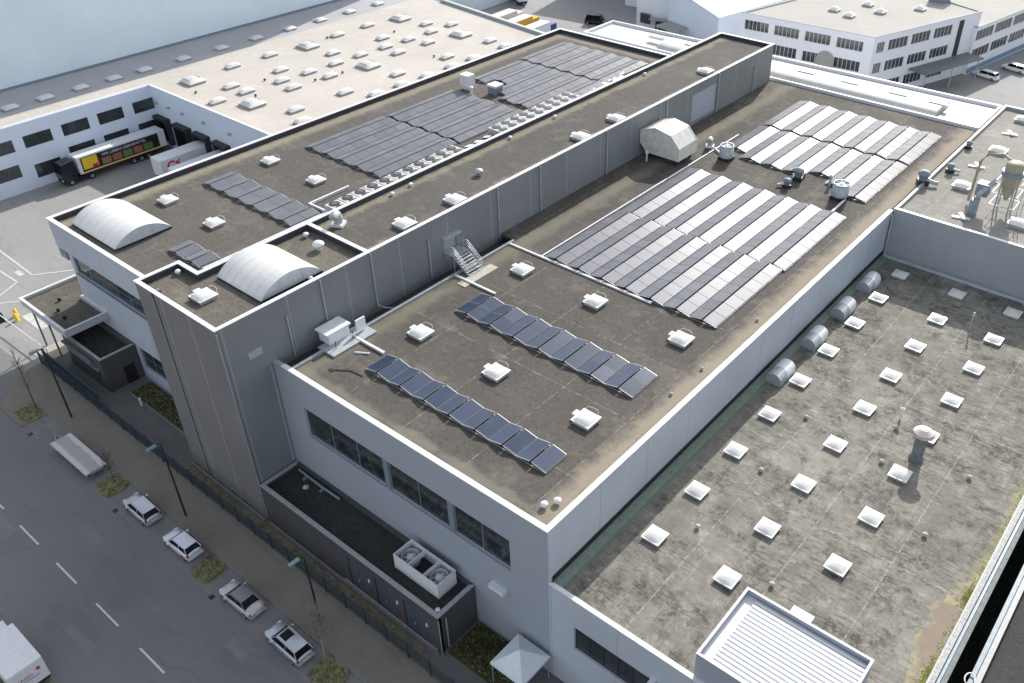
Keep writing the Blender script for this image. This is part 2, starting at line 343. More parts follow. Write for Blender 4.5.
def thing(name, label, cat, loc=(0,0,0), rz=0, group=None, world=True):
    o = bpy.data.objects.new(name, None); COL.objects.link(o); o.location = loc; o.rotation_euler = (0,0,rz)
    o.empty_display_size = .3
    if world: o['_o'] = tuple(float(v) for v in loc)
    return tag(o, label, cat, group)
def sub(mb, name, mats, part, root): return mb.build(name, mats, part, off=tuple(root['_o']) if '_o' in root else (0,0,0))
def struct(name, mb, mat): o = mb.build(name, mat); o['kind'] = 'structure'; return o
def copy_tree(o, parent=None):
    c = o.copy(); COL.objects.link(c)
    if parent is not None: c.parent = parent; c.matrix_parent_inverse = o.matrix_parent_inverse.copy()
    for ch in list(o.children): copy_tree(ch, c)
    return c

# ------------------------------------------------------------------ architecture helpers
def wall(mb, p0, p1, z0, z1, t, ops=(), mi=0):
    """wall from p0 to p1, outside on the right; ops = (u0,u1,za,zb)"""
    p0 = Vector((*p0, 0)); p1 = Vector((*p1, 0)); L = (p1-p0).length; u = (p1-p0)/L; n = Vector((-u.y, u.x, 0))*t
    cuts = sorted({0.0, L, *[o[0] for o in ops], *[o[1] for o in ops]})
    for a, b in zip(cuts, cuts[1:]):
        zs = sorted([(o[2], o[3]) for o in ops if o[0] <= a+1e-4 and o[1] >= b-1e-4]); z = z0
        for za, zb in zs+[(z1, z1)]:
            if za > z+1e-3: mb.obox(p0+u*a+Vector((0,0,z)), u*(b-a), n, (0,0,za-z), mi)
            z = zb
def window(root, p0, p1, op, nm=4, t=.3, glass='window_glass', frame='dark_metal', name='window', rows=1, label=None):
    p0 = Vector((*p0, 0)); p1 = Vector((*p1, 0)); u = (p1-p0).normalized(); n = Vector((-u.y, u.x, 0))
    u0, u1, za, zb = op; W = u1-u0; H = zb-za; mb = MB(); d = n*t*.55; fw = .07
    o = p0+u*u0+Vector((0,0,za))+d
    mb.obox(o, u*W, n*.06, (0,0,fw)); mb.obox(o+Vector((0,0,H-fw)), u*W, n*.06, (0,0,fw))
    for i in range(nm+1): mb.obox(o+u*((W-fw)*i/nm)+Vector((0,0,fw+.002)), u*fw, n*.055, (0,0,H-2*fw-.004))
    for r in range(1, rows): mb.obox(o+Vector((0,0,H*r/rows))+n*.004, u*W, n*.05, (0,0,.05))
    w = mb.build(name, frame, root)
    g = MB().obox(o+n*.03+u*.01+Vector((0,0,.01)), u*(W-.02), n*.02, (0,0,H-.02))
    sub(g, 'pane', glass, w, root)
    return w
def offset(poly, d):   # axis-aligned or general CCW polygon, positive = inward
    n = len(poly); out = []
    for i in range(n):
        a, b, c = Vector(poly[i-1]), Vector(poly[i]), Vector(poly[(i+1) % n])
        e1 = (b-a).normalized(); e2 = (c-b).normalized(); n1 = Vector((-e1.y, e1.x)); n2 = Vector((-e2.y, e2.x))
        k = (n1+n2); k = k/(k.dot(n1)) if abs(k.dot(n1)) > 1e-6 else n1
        out.append(tuple(b+k*d))
    return out
def ring(mb, poly, d0, d1, z0, z1, skip=(), mi=0):
    A = offset(poly, d0); B = offset(poly, d1); n = len(poly)
    for i in range(n):
        if i in skip: continue
        j = (i+1) % n
        vs = [(*A[i], z0), (*A[j], z0), (*B[j], z0), (*B[i], z0), (*A[i], z1), (*A[j], z1), (*B[j], z1), (*B[i], z1)]
        mb.add(vs, [(3,2,1,0),(4,5,6,7),(0,1,5,4),(1,2,6,5),(2,3,7,6),(3,0,4,7)], mi)
def building(name, label, poly, z0, zr, zp, wm, rm, cap='white_cap', capw=.32, t=.3, ops={}, skipcap=(), capd=.06, skipwall=()):
    cx = sum(p[0] for p in poly)/len(poly); cy = sum(p[1] for p in poly)/len(poly)
    root = thing(name, label, 'building', (cx, cy, z0))
    mb = MB(); n = len(poly)
    IN = offset(poly, t)
    for i in range(n):
        if i in skipwall: continue
        a, b = poly[i], poly[(i+1) % n]
        if i in ops: wall(mb, a, b, z0, zp, t, ops[i])
        else: mb.add([(*a,z0),(*b,z0),(*IN[(i+1)%n],z0),(*IN[i],z0),(*a,zp),(*b,zp),(*IN[(i+1)%n],zp),(*IN[i],zp)], [(3,2,1,0),(4,5,6,7),(0,1,5,4),(1,2,6,5),(2,3,7,6),(3,0,4,7)])
    mb.build('wall', wm, root)
    MB().prism(offset(poly, t-.01), zr-.25, zr).build('roof', rm, root)
    if cap:
        c = MB(); ring(c, poly, -.05, capw, zp+.002, zp+capd, skipcap); c.build('parapet_cap', cap, root)
    return root

# ------------------------------------------------------------------ ground
struct('ground', MB().quad((-900,-500,-.02),(700,-500,-.02),(700,1200,-.02),(-900,1200,-.02)), 'yard')
struct('road', MB().prism([(-98,-60),(60,-60),(60,18.7),(-88,18.7),(-98.3,23.5),(-112,23.5),(-112,-60)], -.3, .0), 'road')
struct('parking_bay', MB().box(-88,40,18.7,21.5,-.2,.004), 'parking')
struct('pavement', MB().prism([(-97,22.3),(-94,21.5),(60,21.5),(60,25.2),(-97.5,25.2)], -.2, .12).prism([(-97,22.3),(-97.4,22.4),(-93,18.6),(-88.2,18.6),(-88.0,21.5),(-94,21.5)], -.2, .118), 'pavement')
struct('front_path', MB().box(-97,60,25.2,31,-.2,.06), 'front_path')
struct('verge', MB().box(-110,60,-3,6.6,-.2,.10), 'verge')
k = MB()
k.box(-94,60,21.38,21.5,-.1,.13); k.box(-110,60,6.6,6.75,-.1,.12); struct('kerb', k, 'kerb')
rm = MB()
for i in range(-3, 6):
    x = -74.5+6.85*i; rm.box(x, x+3.55, 12.22, 12.38, .0, .006)
struct('road_marking', rm, 'paint')
struct('manhole_cover', MB().lathe((-56.5,15.3,0), [(.5,0),(.5,.006)], 24), 'parking')
pt = MB(); rq = random.Random(5)
for a_, b_, w_, h_ in ((-70,15.2,3.2,1.1),(-62,9.3,5.5,.9),(-49,16.6,2.4,1.6),(-80,10.8,6,1.0),(-44,11,4,.8)): pt.prism([(a_+rq.uniform(-.1,.1),b_),(a_+w_,b_+rq.uniform(-.15,.15)),(a_+w_+rq.uniform(-.2,.2),b_+h_),(a_,b_+h_+rq.uniform(-.1,.1))], 0, .004)
struct('asphalt_patch', pt, 'parking')
ck = MB()
for _ in range(15):
    x = rq.uniform(-92,-38); y = rq.uniform(7.5,18.4); P_ = [(x,y)]; d_ = rq.choice([0,math.pi/2,.2,1.3]); 
    for q in range(rq.randint(5,14)): d_ += rq.uniform(-.35,.35); x += .45*math.cos(d_); y = min(18.6, max(6.9, y+.45*math.sin(d_))); P_.append((x,y))
    for a_, b_ in zip(P_, P_[1:]):
        u_ = Vector((b_[0]-a_[0], b_[1]-a_[1])); 
        if u_.length < .05: continue
        n_ = Vector((-u_.y, u_.x)).normalized()*.012; ck.quad((a_[0]-n_.x,a_[1]-n_.y,.0055),(b_[0]-n_.x,b_[1]-n_.y,.0055),(b_[0]+n_.x,b_[1]+n_.y,.0055),(a_[0]+n_.x,a_[1]+n_.y,.0055))
struct('tar_crack', ck, 'tar')
dr = MB()
for x in (-86.5,-69.7,-54.1,-37.8): dr.box(x,x+.5,18.45,18.9,0,.012)
struct('street_drain', dr, 'dark_metal')
lf = MB()
for _ in range(900):
    x = rq.uniform(-97,-34); y = rq.choice([rq.uniform(21.5,25), 21.55+abs(rq.gauss(0,.25)), 24.9-abs(rq.gauss(0,.2)), 18.9+abs(rq.gauss(0,.3))]); s_ = rq.uniform(.03,.09); t_ = rq.uniform(0,3); c_, d_ = math.cos(t_)*s_, math.sin(t_)*s_; z_ = .126 if y > 21.5 else .01
    lf.add([(x-c_,y-d_,z_),(x+d_,y-c_,z_+.01),(x+c_,y+d_,z_),(x-d_,y+c_,z_+.015)], [(0,1,2,3)])
o = lf.build('leaf_litter', 'bark_light'); tag(o, 'dry leaf litter scattered along kerb, pavement and fence foot', 'leaves', kind='stuff')
# yard painted lines
ym = MB()
def strip(mb, a, b, w, z=.006):
    a = Vector((*a, 0)); b = Vector((*b, 0)); u = (b-a).normalized(); n = Vector((-u.y, u.x, 0))*w/2
    mb.obox(a-n, b-a, n*2, (0,0,z))
for a, b in [((-128.5,33.5),(-117.4,33.3)),((-117.4,33.3),(-113.4,38.6)),((-123.5,31.05),(-117.2,31.25)),((-117.2,31.25),(-115.4,28.1)),((-113.8,27.6),(-111.9,29.9))]: strip(ym, a, b, .28)
strip(ym, (-108.7,28.5), (-104.0,28.5), 1.1, .007)
strip(ym, (-120.0,32.4), (-118.3,32.4), .7, .008)
struct('yard_marking', ym, 'faded_paint')
struct('yard_apron', MB().prism([(-100,25.3),(-97.2,25.3),(-97.2,27),(-94,27),(-94,29),(-100,29)], -.1, .02), 'light_concrete')
struct('lawn', MB().box(-84.5,-69.6,28.6,31,-.1,.12).box(-34.5,-28.5,27.3,30.9,-.1,.12).box(-34.4,-34.3,27.3,27.4,0,.13), 'dark_grass')
struct('earth_strip', MB().box(-69.4,-36,25.3,26.4,0,.13), 'verge')
struct('plinth_kerb', MB().box(-69.3,-57.45,26.5,26.7,0,.3).box(-56.9,-34.9,26.6,26.8,0,.2).box(-84.5,-69.6,28.45,28.6,0,.2), 'kerb')
isl = MB()
for cx, w in [(-89.6,3.0),(-72.7,2.7),(-56.6,2.4),(-40.3,3.0),(-24,3)]:
    isl.prism([(cx+w*.5*math.copysign(abs(math.cos(a))**.7, math.cos(a)), 20.15+1.25*math.copysign(abs(math.sin(a))**.7, math.sin(a))) for a in [2*math.pi*q/20 for q in range(20)]], 0, .14)
struct('tree_bed', isl, 'grass')
# grass blades (uncountable)
gb = MB()
def tufts(x0, x1, y0, y1, n, h):
    for _ in range(n):
        x = random.uniform(x0, x1); y = random.uniform(y0, y1); a = random.uniform(0, 6.3); s = random.uniform(.05, .14); hh = h*random.uniform(.5, 1.3)
        dx, dy = math.cos(a)*s, math.sin(a)*s
        gb.add([(x-dx, y-dy, .13), (x+dx, y+dy, .13), (x+random.uniform(-.1,.1), y+random.uniform(-.1,.1), .13+hh)], [(0,1,2)])
for cx in (-89.6,-72.7,-56.6,-40.3): tufts(cx-1.3, cx+1.3, 19.1, 21.2, 320, .10)
tufts(-84.4,-69.8,28.7,30.8,900,.2); tufts(-34.3,-28.6,27.5,30.8,700,.25); tufts(-69,-37,25.35,26.2,500,.1)
tufts(-75,-58,3.6,6.4,900,.15)
o = gb.build('grass', 'grass'); tag(o, 'sparse grass tufts on tree beds and lawn strips beside the street', 'grass', kind='stuff')

# ------------------------------------------------------------------ main buildings
LW, LS = 31.1, 12.5
# left hall
root = thing('factory_hall', 'long flat-roofed hall with white parapet and barrel skylight at the left front corner', 'building', (-82, 74, 0))
mb = MB()
wall(mb, (-97.6,31.1), (-66,31.1), 12.5, 15.98, .35)
wall(mb, (-95.9,31.3), (-69.2,31.3), 0, 12.48, .35, [(.9,26.6,10.0,12.3),(10.4,24,1.5,4.3)])
mb.box(-97.6,-95.9,31.46,118.4,12.3,12.5); mb.box(-97.59,-66,31.5,31.66,12.3,12.498)
wall(mb, (-95.9,118.2), (-95.9,31.66), 0, 12.28, .35)
wall(mb, (-97.6,118.4), (-97.6,31.46), 12.5, 15.98, .35)
wall(mb, (-66,118.4), (-97.6,118.4), 0, 15.98, .35)
mb.build('wall', 'panel_wall', root)
MB().box(-97.2,-65.9,31.45,118.1,15.1,15.4).build('roof', 'left_roof', root)
c = MB(); c.box(-97.68,-66,31.02,31.47,15.985,16.06); c.box(-97.68,-97.2,31.47,118.46,15.985,16.06); c.box(-97.2,-66,118.0,118.46,15.985,16.06); c.build('parapet_cap', 'white_cap', root)
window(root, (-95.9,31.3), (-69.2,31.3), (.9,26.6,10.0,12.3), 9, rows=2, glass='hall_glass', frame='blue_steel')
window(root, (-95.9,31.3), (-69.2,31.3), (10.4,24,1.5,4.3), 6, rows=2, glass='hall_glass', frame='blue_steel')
s = MB(); s.box(-97.6,-95.95,31.15,33.2,11.3,12.28); s.box(-95.1,-69.2,31.12,31.28,9.86,9.98); s.build('window_shade', 'blue_steel', root)
for bb in ((-79.05,-78.85,51.3,57.0,15.41,15.72),(-78.85,-75.7,51.3,51.5,15.41,15.718),(-75.88,-75.7,36,51.3,15.41,15.72)): MB().box(*bb).build('roof_kerb', 'white_cap', root)   # low kerbs round the condenser row
# tower with long raised strip
TP = [(-69.3,26.8),(-57.4,26.8),(-57.4,118.3),(-66.3,118.3),(-66.3,31.0),(-69.3,31.0)]
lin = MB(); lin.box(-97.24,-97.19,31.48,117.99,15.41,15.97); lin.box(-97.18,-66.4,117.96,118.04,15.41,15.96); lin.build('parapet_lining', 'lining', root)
root = thing('factory_tower', 'tall dark grey stair tower continuing as a long raised roof strip', 'building', (-62, 70, 0))
mb = MB()
wall(mb, TP[0], (-66.75,26.8), 0, 21.3, .3); wall(mb, (-66.35,26.8), TP[1], 0, 21.3, .3)
mb.box(-66.75,-66.35,27.25,27.5,0,21.3)
mb.box(-66.76,-66.6,27.1,27.24,0,21.2)
wall(mb, (TP[3][0],118.0), (TP[4][0],31.3), 12, 21.3, .3)
wall(mb, (-66.3,31.0), (-69.0,31.0), 0, 21.3, .3); wall(mb, (-69.3,31.0), (-69.3,27.1), 0, 21.3, .3)
mb.build('wall', 'dark_wall', root)
mb = MB(); wall(mb, (-57.4,27.1), (-57.4,118.3), 0, 21.3, .3, [(24.4,26.0,16.35,18.7),(69.6,75.4,16.3,20.0)]); wall(mb, (-57.7,118.3), TP[3], 12, 21.3, .3)
sd = mb.build('wall', 'side_wall', root)
w = MB().box(-57.5,-57.46,51.5,53.1,16.35,18.7).build('door', 'galv', root); sub(MB().box(-57.46,-57.40,51.65,51.75,17.3,17.45), 'handle', 'alu', w, root)
MB().box(-57.4,-56.8,51.2,53.5,18.85,18.95).build('door_canopy', 'alu', root)
g = MB().box(-57.5,-57.42,96.7,102.5,16.3,20.0).build('roller_shutter', plain('shutter', (.36,.40,.44), .5, var=.05), root)
MB().prism([(-69.05,27.05),(-57.65,27.05),(-57.65,42.3),(-66.05,42.3),(-66.05,31.25),(-69.05,31.25)], 20.5, 20.75).build('roof', 'tower_roof', root)
MB().box(-66.05,-57.65,42.6,118.05,20.6,20.85).build('roof', 'strip_roof', root)
MB().box(-66.0,-57.7,42.3,42.6,20.5,21.3).build('parapet', 'grey_plaster', root)
c = MB(); ring(c, TP, -.06, .33, 21.303, 21.38); c.box(-65.97,-57.73,42.25,42.65,21.304,21.376); c.build('parapet_cap', 'white_cap', root)
dp = [33.1,36.9,42.5,49.4,59.3,66.0,78.0,90.5,103.0,113.0]
for i, y in enumerate(dp):
    short = i in (0,3,9)
    d = MB(); zt = 19.6 if short else 21.2
    d.tube([(-57.27,y,zt),(-57.27,y,15.4)], .075, 8)
    if y == 42.5: d.tube([(-57.27,y,15.7),(-56.6,y+.3,15.5),(-55.4,y+1.2,15.5)], .075, 8)
    d.build('downpipe', 'galv', root)
MB().tube([(-57.25,26.85,.5),(-57.2,26.75,21.1)], .05, 6).build('corner_trim', 'galv', root)
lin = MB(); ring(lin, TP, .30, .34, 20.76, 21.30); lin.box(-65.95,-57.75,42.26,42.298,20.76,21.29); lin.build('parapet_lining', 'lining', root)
MB().box(-57.4,-57.36,29.0,30.3,17.2,17.9).build('wall_panel', 'galv', root)
# middle hall
root = thing('middle_hall', 'light grey middle hall with weathered brown roof carrying the largest solar arrays', 'building', (-42, 75, 0))
FO = [(3.3,15.0,9.4,12.5),(15.8,20.2,9.4,12.5),(20.6,26.7,9.4,12.5)]
FO = [(3.2,26.75,9.35,12.5)]
FG = [(3.2,13.1,9.35,12.5),(13.7,20.4,9.35,12.5),(21.0,26.75,9.35,12.5)]
mb = MB(); wall(mb, (-57.4,31.0), (-27.0,31.0), 0, 15.93, .35, FO)
wall(mb, (-27.0,31.35), (-27.0,90.3), 0, 15.93, .35); mb.build('wall', 'panel_wall', root)
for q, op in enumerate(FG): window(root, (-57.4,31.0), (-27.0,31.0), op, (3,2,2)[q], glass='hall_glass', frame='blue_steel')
MB().box(-54.2,-30.65,30.97,31.3,9.2,9.34).build('window_sill', 'blue_steel', root)
for xx in (-44.3,-37.0): MB().box(xx,xx+.6,31.02,31.33,9.36,12.49).build('window_pier', 'blue_steel', root)
mb = MB(); mb.box(-55.3,-27.3,31.3,118.7,15.5,15.8); mb.box(-57.35,-55.3,59.5,118.7,15.5,15.8); mb.build('roof', 'mid_roof', root)
MB().box(-57.35,-55.3,31.3,59.5,14.7,14.95).build('gutter_trench', 'dull_roof', root)
c = MB(); c.box(-56.2,-26.93,30.93,31.38,15.935,16.03); c.box(-27.38,-26.93,31.38,90.2,15.935,16.03); c.build('parapet_cap', 'white_cap', root)
c = MB(); c.box(-57.35,-56.2,30.95,31.37,15.5,15.98); c.box(-55.4,-55.12,31.4,59.2,15.3,16.0); c.build('trench_edge', 'galv', root)
for bb in ((-55.1,-50.9,37.55,37.78,15.81,16.02),(-55.1,-49.8,50.42,50.62,15.81,15.99),(-55.1,-37.4,58.36,58.56,15.81,15.97),(-50.95,-50.82,58.57,98,15.81,15.95)): MB().box(*bb).build('roof_kerb', 'white_cap', root)
c = MB(); c.tube([(-57.45,30.75,15.5),(-57.45,30.75,4.7)], .1, 8); c.build('downpipe', 'galv', root)
c = MB(); c.tube([(-27.2,90.05,15.9),(-26.75,90.0,15.3),(-26.75,90.0,10.5)], .12, 8); c.build('downpipe', 'galv', root)
c = MB().box(-32.7,-31.2,30.55,31.0,6.15,6.6).build('outside_lamp', 'white_metal', root)
# low hall
root = building('low_hall', 'lower hall with blotchy light roof and a grid of white pyramid skylights', [(-26.99,31.0),(-2.9,31.0),(-2.9,90.0),(-26.99,90.0)], 0, 10.4, 10.62, 'low_wall', 'low_roof', ops={0: [(2.35,11.2,5.2,7.7),(13.2,19.5,5.2,7.7)]}, skipcap=(1,2,3), skipwall=(3,))
window(root, (-26.99,31.0), (-2.9,31.0), (2.35,11.2,5.2,7.7), 7); window(root, (-26.99,31.0), (-2.9,31.0), (13.2,19.5,5.2,7.7), 5)
MB().box(-3.1,-2.75,31.3,90,10.5,10.78).build('gutter', 'speckled_edge', root); MB().box(-2.72,-2.5,31.3,90,10.4,10.6).build('gutter', 'blue_steel', root); MB().box(-2.47,-2.15,31.3,90,10.3,10.55).build('gutter', 'stack_grey', root)
c = MB(); c.box(-26.98,-26.1,31.4,90,10.401,10.5); c.build('wall_flashing', plain('flashing', (.19,.24,.20), .7, var=.2), root)
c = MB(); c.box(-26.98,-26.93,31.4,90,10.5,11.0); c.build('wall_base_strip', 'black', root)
fx = MB(); rq2 = random.Random(8)
for q in range(22): fx.box(-25+q*1.0+rq2.uniform(-.1,.1),-24.85+q*1.0,47.9+rq2.uniform(-.04,.04),48.02,10.4,10.43)
o_ = fx.build('seam_fixing', 'black', root); o_['kind'] = 'stuff'
c = MB(); c.box(-18.0,-17.6,30.5,31.0,7.6,8.0); c.build('outside_lamp', 'white_metal', root)
# stair hut with corrugated roof
root = thing('stair_hut', 'boxy hut with white ribbed roof rising from the low hall front', 'building', (-10.6, 34.3, 0))
HP = [(-15.05,31.25),(-6.15,31.25),(-6.15,37.7),(-15.05,37.7)]
mb = MB(); ring(mb, HP, 0, .12, 9.5, 13.0); mb.build('wall', 'hut_wall', root)
mb = MB().box(-14.92,-6.28,31.38,37.56,12.3,12.55); mb.build('roof_deck', 'corr', root)
mb = MB()
for q in range(17):
    y = 31.5+q*.35; mb.add([(-14.2,y,12.551),(-6.35,y,12.551),(-6.35,y+.05,12.68),(-14.2,y+.05,12.68),(-14.2,y+.23,12.68),(-6.35,y+.23,12.68),(-6.35,y+.28,12.551),(-14.2,y+.28,12.551)], [(0,1,2,3),(3,2,5,4),(4,5,6,7),(0,3,4,7),(1,6,5,2)])
mb.build('corrugated_sheet', 'corr', root)
mb = MB()
for q in range(17): mb.box(-14.2,-6.35,31.785+q*.35,31.845+q*.35,12.552,12.558)  # grey strips lying in the grooves between the ribs
mb.build('groove_strip', 'galv', root)
c = MB(); ring(c, HP, -.03, .13, 13.002, 13.05); c.build('parapet_cap', 'white_cap', root)
# rear right roof
root = building('rear_hall', 'rear right hall with pale roof carrying a silo', [(-26.9,90.3),(22,90.3),(22,129.5),(-26.9,129.5)], 0, 15.8, 16.2, 'concrete_wall', 'back_roof', capw=.3, skipcap=(3,))
c = MB(); c.box(-27.05,-26.7,90.7,129.3,15.81,16.0); c.build('roof_kerb', 'light_concrete', root)
c = MB(); c.box(-26.7,22,90.12,90.28,10.45,10.75); c.build('wall_base_strip', 'grey_plaster', root)
# white vaulted gate hall
root = building('vaulted_hall', 'narrow white hall with a low vaulted roof behind the large solar arrays', [(-93,119.2),(-27.2,119.2),(-27.2,129.2),(-93,127.5)], 0, 15.75, 16.1, 'office_wall', 'gate_roof', capw=.25)
mb = MB(); n = 12; xs = (-79, -33.3); y0, y1, h = 120.4, 126.0, .8; vs = []
for x in xs:
    for q in range(n+1):
        a = math.pi*q/n; vs.append((x, (y0+y1)/2-(y1-y0)/2*math.cos(a), 15.8+h*math.sin(a)**.75))
fs = [(q, n+1+q, n+2+q, q+1) for q in range(n)]
mb.add(vs, fs, 0, True); mb.add(vs[:n+1], [tuple(range(n+1))]); mb.add(vs[n+1:], [tuple(range(n, -1, -1))])
mb.build('vault', 'arch_white', root)
for x in (-81,-74,-54,-47,-39.8,-34):
    v = MB(); v.box(x-1.3,x+1.3,122.9,123.5,16.3,16.75); v.build('roof_vent', 'white_cap', root)
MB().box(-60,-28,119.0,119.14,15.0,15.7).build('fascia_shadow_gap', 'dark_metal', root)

# ------------------------------------------------------------------ street-side annexes
root = building('street_annex', 'low dark annex with double doors below the window band of the middle hall', [(-57.2,26.9),(-34.72,26.9),(-34.72,30.98),(-57.2,30.98)], 0, 4.1, 4.5, 'annex_wall', 'dull_roof', cap='grey_cap', capw=.35, skipcap=(2,),
    ops={0: [(11.6,14.0,.1,3.6),(15.0,17.4,.1,3.6),(18.4,20.8,.1,3.6)]})
for q, u in enumerate((11.6,15.0,18.4)):
    d = MB(); d.box(-57.2+u+.03,-57.2+u+1.18,27.0,27.06,.1,3.58); d.box(-57.2+u+1.22,-57.2+u+2.37,27.0,27.06,.1,3.58); dd = d.build('door', plain('door_blue_%d' % q, (.07,.085,.11), .5), root)
    sub(MB().box(-57.2+u+1.05,-57.2+u+1.12,26.94,27.0,1.2,1.5), 'handle', 'alu', dd, root)
    MB().box(-57.2+u+2.6,-57.2+u+2.75,26.82,26.9,2.4,2.75).build('outside_lamp', 'white_metal', root)
MB().box(-46.5,-35.2,26.8,26.9,.0,.2).build('door_step', 'light_concrete', root)
c = MB(); c.tube([(-34.6,27.6,3.9),(-34.62,27.6,.4)], .07, 8); c.build('downpipe', 'galv', root)
c = MB(); c.tube([(-34.62,26.86,4.3),(-34.62,26.86,.1)], .05, 8); c.build('corner_trim', 'galv', root)
root2 = thing('roof_pipework', 'blue grey pipe and rusty brackets lying on the dark annex roof', 'pipe', (-54, 30.2, 4.12))
MB().tube([(-56.3,30.4,4.35),(-52.9,30.3,4.35),(-50.5,30.35,4.35)], .12, 8).build('pipe', 'blue_steel', root2)
for x in (-55.2,-52.8): MB().box(x,x+.2,29.9,30.5,4.11,4.3).build('bracket', 'blue_steel', root2)
MB().lathe((-54.2,29.5,4.11), [(.3,0),(.3,.1),(.1,.25)], 12).build('vent_cap', 'galv', root2)
tag(MB().lathe((-35.3,27.5,4.11), [(.14,0),(.14,.35),(.2,.37),(.2,.45),(0.02,.5)], 12).build('vent_pipe', 'white_metal'), 'small white vent pipe in the street corner of the dark annex roof', 'vent')
# twin fan unit in box on the annex
fx0, fx1, fy0, fy1 = -41.2, -36.15, 28.4, 30.4
root = thing('fan_unit', 'white open-topped box with two round fans on the dark annex roof', 'fan unit', (-38.7, 29.4, 4.12))
mb = MB(); P4 = [(fx0,fy0),(fx1,fy0),(fx1,fy1),(fx0,fy1)]; ring(mb, P4, 0, .07, 4.15, 5.75); mb.build('housing', 'white_metal', root)
for x in (-39.55,-37.85): MB().box(x,x+.08,fy0+.07,fy1-.07,5.2,5.745).build('divider', 'white_metal', root)
MB().box(fx0+.08,fx1-.08,fy0+.08,fy1-.08,4.5,4.6).build('floor_plate', 'black', root)
for x in (-40.3,-37.0):
    f = MB().lathe((x,29.4,4.62), [(.78,0),(.78,.75),(.68,.75),(.62,.2)], 28).build('fan_ring', 'galv', root)
    h = MB(); h.lathe((x,29.4,4.9), [(.34,0),(.34,.3),(.28,.38),(.02,.4)], 20)
    for a in range(7):
        t = 2*math.pi*a/7; u = Vector((math.cos(t), math.sin(t), 0)); v = Vector((-u.y, u.x, .5))*.14
        p = Vector((x,29.4,4.95)); h.obox(p+u*.3-v, u*.33, v*2, (0,0,.015))
    h.build('fan', 'white_metal', root)
# wing annexes on the left
root = building('wing_annex', 'flat canopy roof on columns, mossy with white edge, beside the yard entrance', [(-101,26.5),(-90.7,26.5),(-90.7,31.29),(-95.9,31.29),(-95.9,37.4),(-101,37.4)], 5.75, 6.25, 6.6, 'canopy_edge', 'wing_roof', capw=.2)
for x, y in ((-100.4,27.1),(-100.4,36.8),(-96.3,36.8),(-96.8,27.1)): MB().box(x-.08,x+.08,y-.08,y+.08,0,5.74).build('column', 'stack_grey', root)
root = building('porch_annex', 'small dark block with sunken black roof beside the stair tower', [(-94.6,27.3),(-86.1,27.3),(-86.1,31.15),(-94.6,31.15)], 0, 3.9, 4.4, 'annex_wall', 'dull_roof', cap='grey_cap', capw=.25, skipcap=(2,))
d = MB().box(-86.09,-86.02,29.3,30.5,.1,2.3).build('door', 'black', root)
MB().box(-93.5,-87.2,27.2,27.29,1.6,2.5).build('slot_window', 'window_glass', root)
MB().box(-93.7,-87.0,27.05,27.29,2.6,2.8).build('ledge', 'stack_grey', root)
MB().box(-94.4,-88,26.9,27.2,3.3,3.5).build('ledge', 'stack_grey', root)
for i, (x, y) in enumerate(((-86.6,27.9),(-86.5,30.3))): tag(MB().lathe((x,y,3.91), [(.12,0),(.12,.3),(.17,.32),(.02,.42)], 10).build('vent_pipe', 'white_metal'), ['small white vent on the front corner of the sunken black roof','small white vent beside the wall on the sunken black roof'][i], 'vent')
for i, (x, y) in enumerate(((-97.6,29.3),(-95.6,28.2),(-93.6,27.9))): tag(MB().lathe((x,y,6.21), [(.16,0),(.16,.3),(.24,.32),(.03,.45)], 10).build('vent_pipe', 'dark_metal'), ['dark vent nearest the yard on the mossy annex roof','middle dark vent on the mossy annex roof','dark vent nearest the street edge of the mossy annex roof'][i], 'vent')
# entrance tent-roof canopy
root = thing('entrance_canopy', 'white pyramid canopy on posts at the foot of the middle hall corner', 'canopy', (-28.3, 29.2, 0))
cx, cy = -28.35, 29.1; q = [(cx-1.6,cy-1.6,2.7),(cx+1.6,cy-1.6,2.7),(cx+1.6,cy+1.6,2.7),(cx-1.6,cy+1.6,2.7),(cx,cy,3.9)]
mb = MB(); n = 8
for a, b in ((0,1),(1,2),(2,3),(3,0)):
    A, B, T = map(Vector, (q[a], q[b], q[4])); rows = []
    for i in range(n+1):
        t = i/n; s = t**1.25; rows.append([(A.lerp(T, t)).xy, (B.lerp(T, t)).xy, 2.7+1.2*s])
    for i in range(n):
        r0, r1 = rows[i], rows[i+1]; mb.add([(*r0[0],r0[2]),(*r0[1],r0[2]),(*r1[1],r1[2]),(*r1[0],r1[2])], [(0,1,2,3)])
ring(mb, [(p[0],p[1]) for p in q[:4]], 0, .03, 2.45, 2.7); mb.build('canopy_roof', 'canvas', root)
for sx in (-1.5,1.5):
    for sy in (-1.5,1.5): MB().tube([(cx+sx,cy+sy,0),(cx+sx,cy+sy,2.6)], .05, 8).build('post', 'galv', root)

# ------------------------------------------------------------------ white complex on the left, blue hall
root = thing('white_hall', 'white courtyard building with dark windows, loading docks and pale roof full of skylights', 'building', (-125, 90, 0))
WO = [(.5+5.75*q, .5+5.75*q+4.3, 6.3, 8.3) for q in range(-6, 4)]
L0 = 20.0
uo = lambda y: 67.5-y   # wall runs from (−142.8,67.5) down
wops = []
for ya, yb in ((17.5,21.7),(23.2,27.4),(28.9,33.1),(34.6,38.8),(40.4,44.7),(46.2,50.4),(52.0,56.2),(57.7,61.9),(63.6,67.3)): wops.append((uo(yb), uo(ya), 6.35, 8.25))
low = [(uo(50.4), uo(46.4), 1.4, 3.6), (uo(56.2), uo(52), 2.6, 4.6), (uo(61.9),uo(57.7),2.6,4.6), (uo(67.2),uo(63.6),2.6,4.6), (uo(44.4), uo(40.5), 2.4, 4.4)]
low2 = [(uo(49), uo(47), .3, .9), (uo(46),uo(44),.3,.9)]
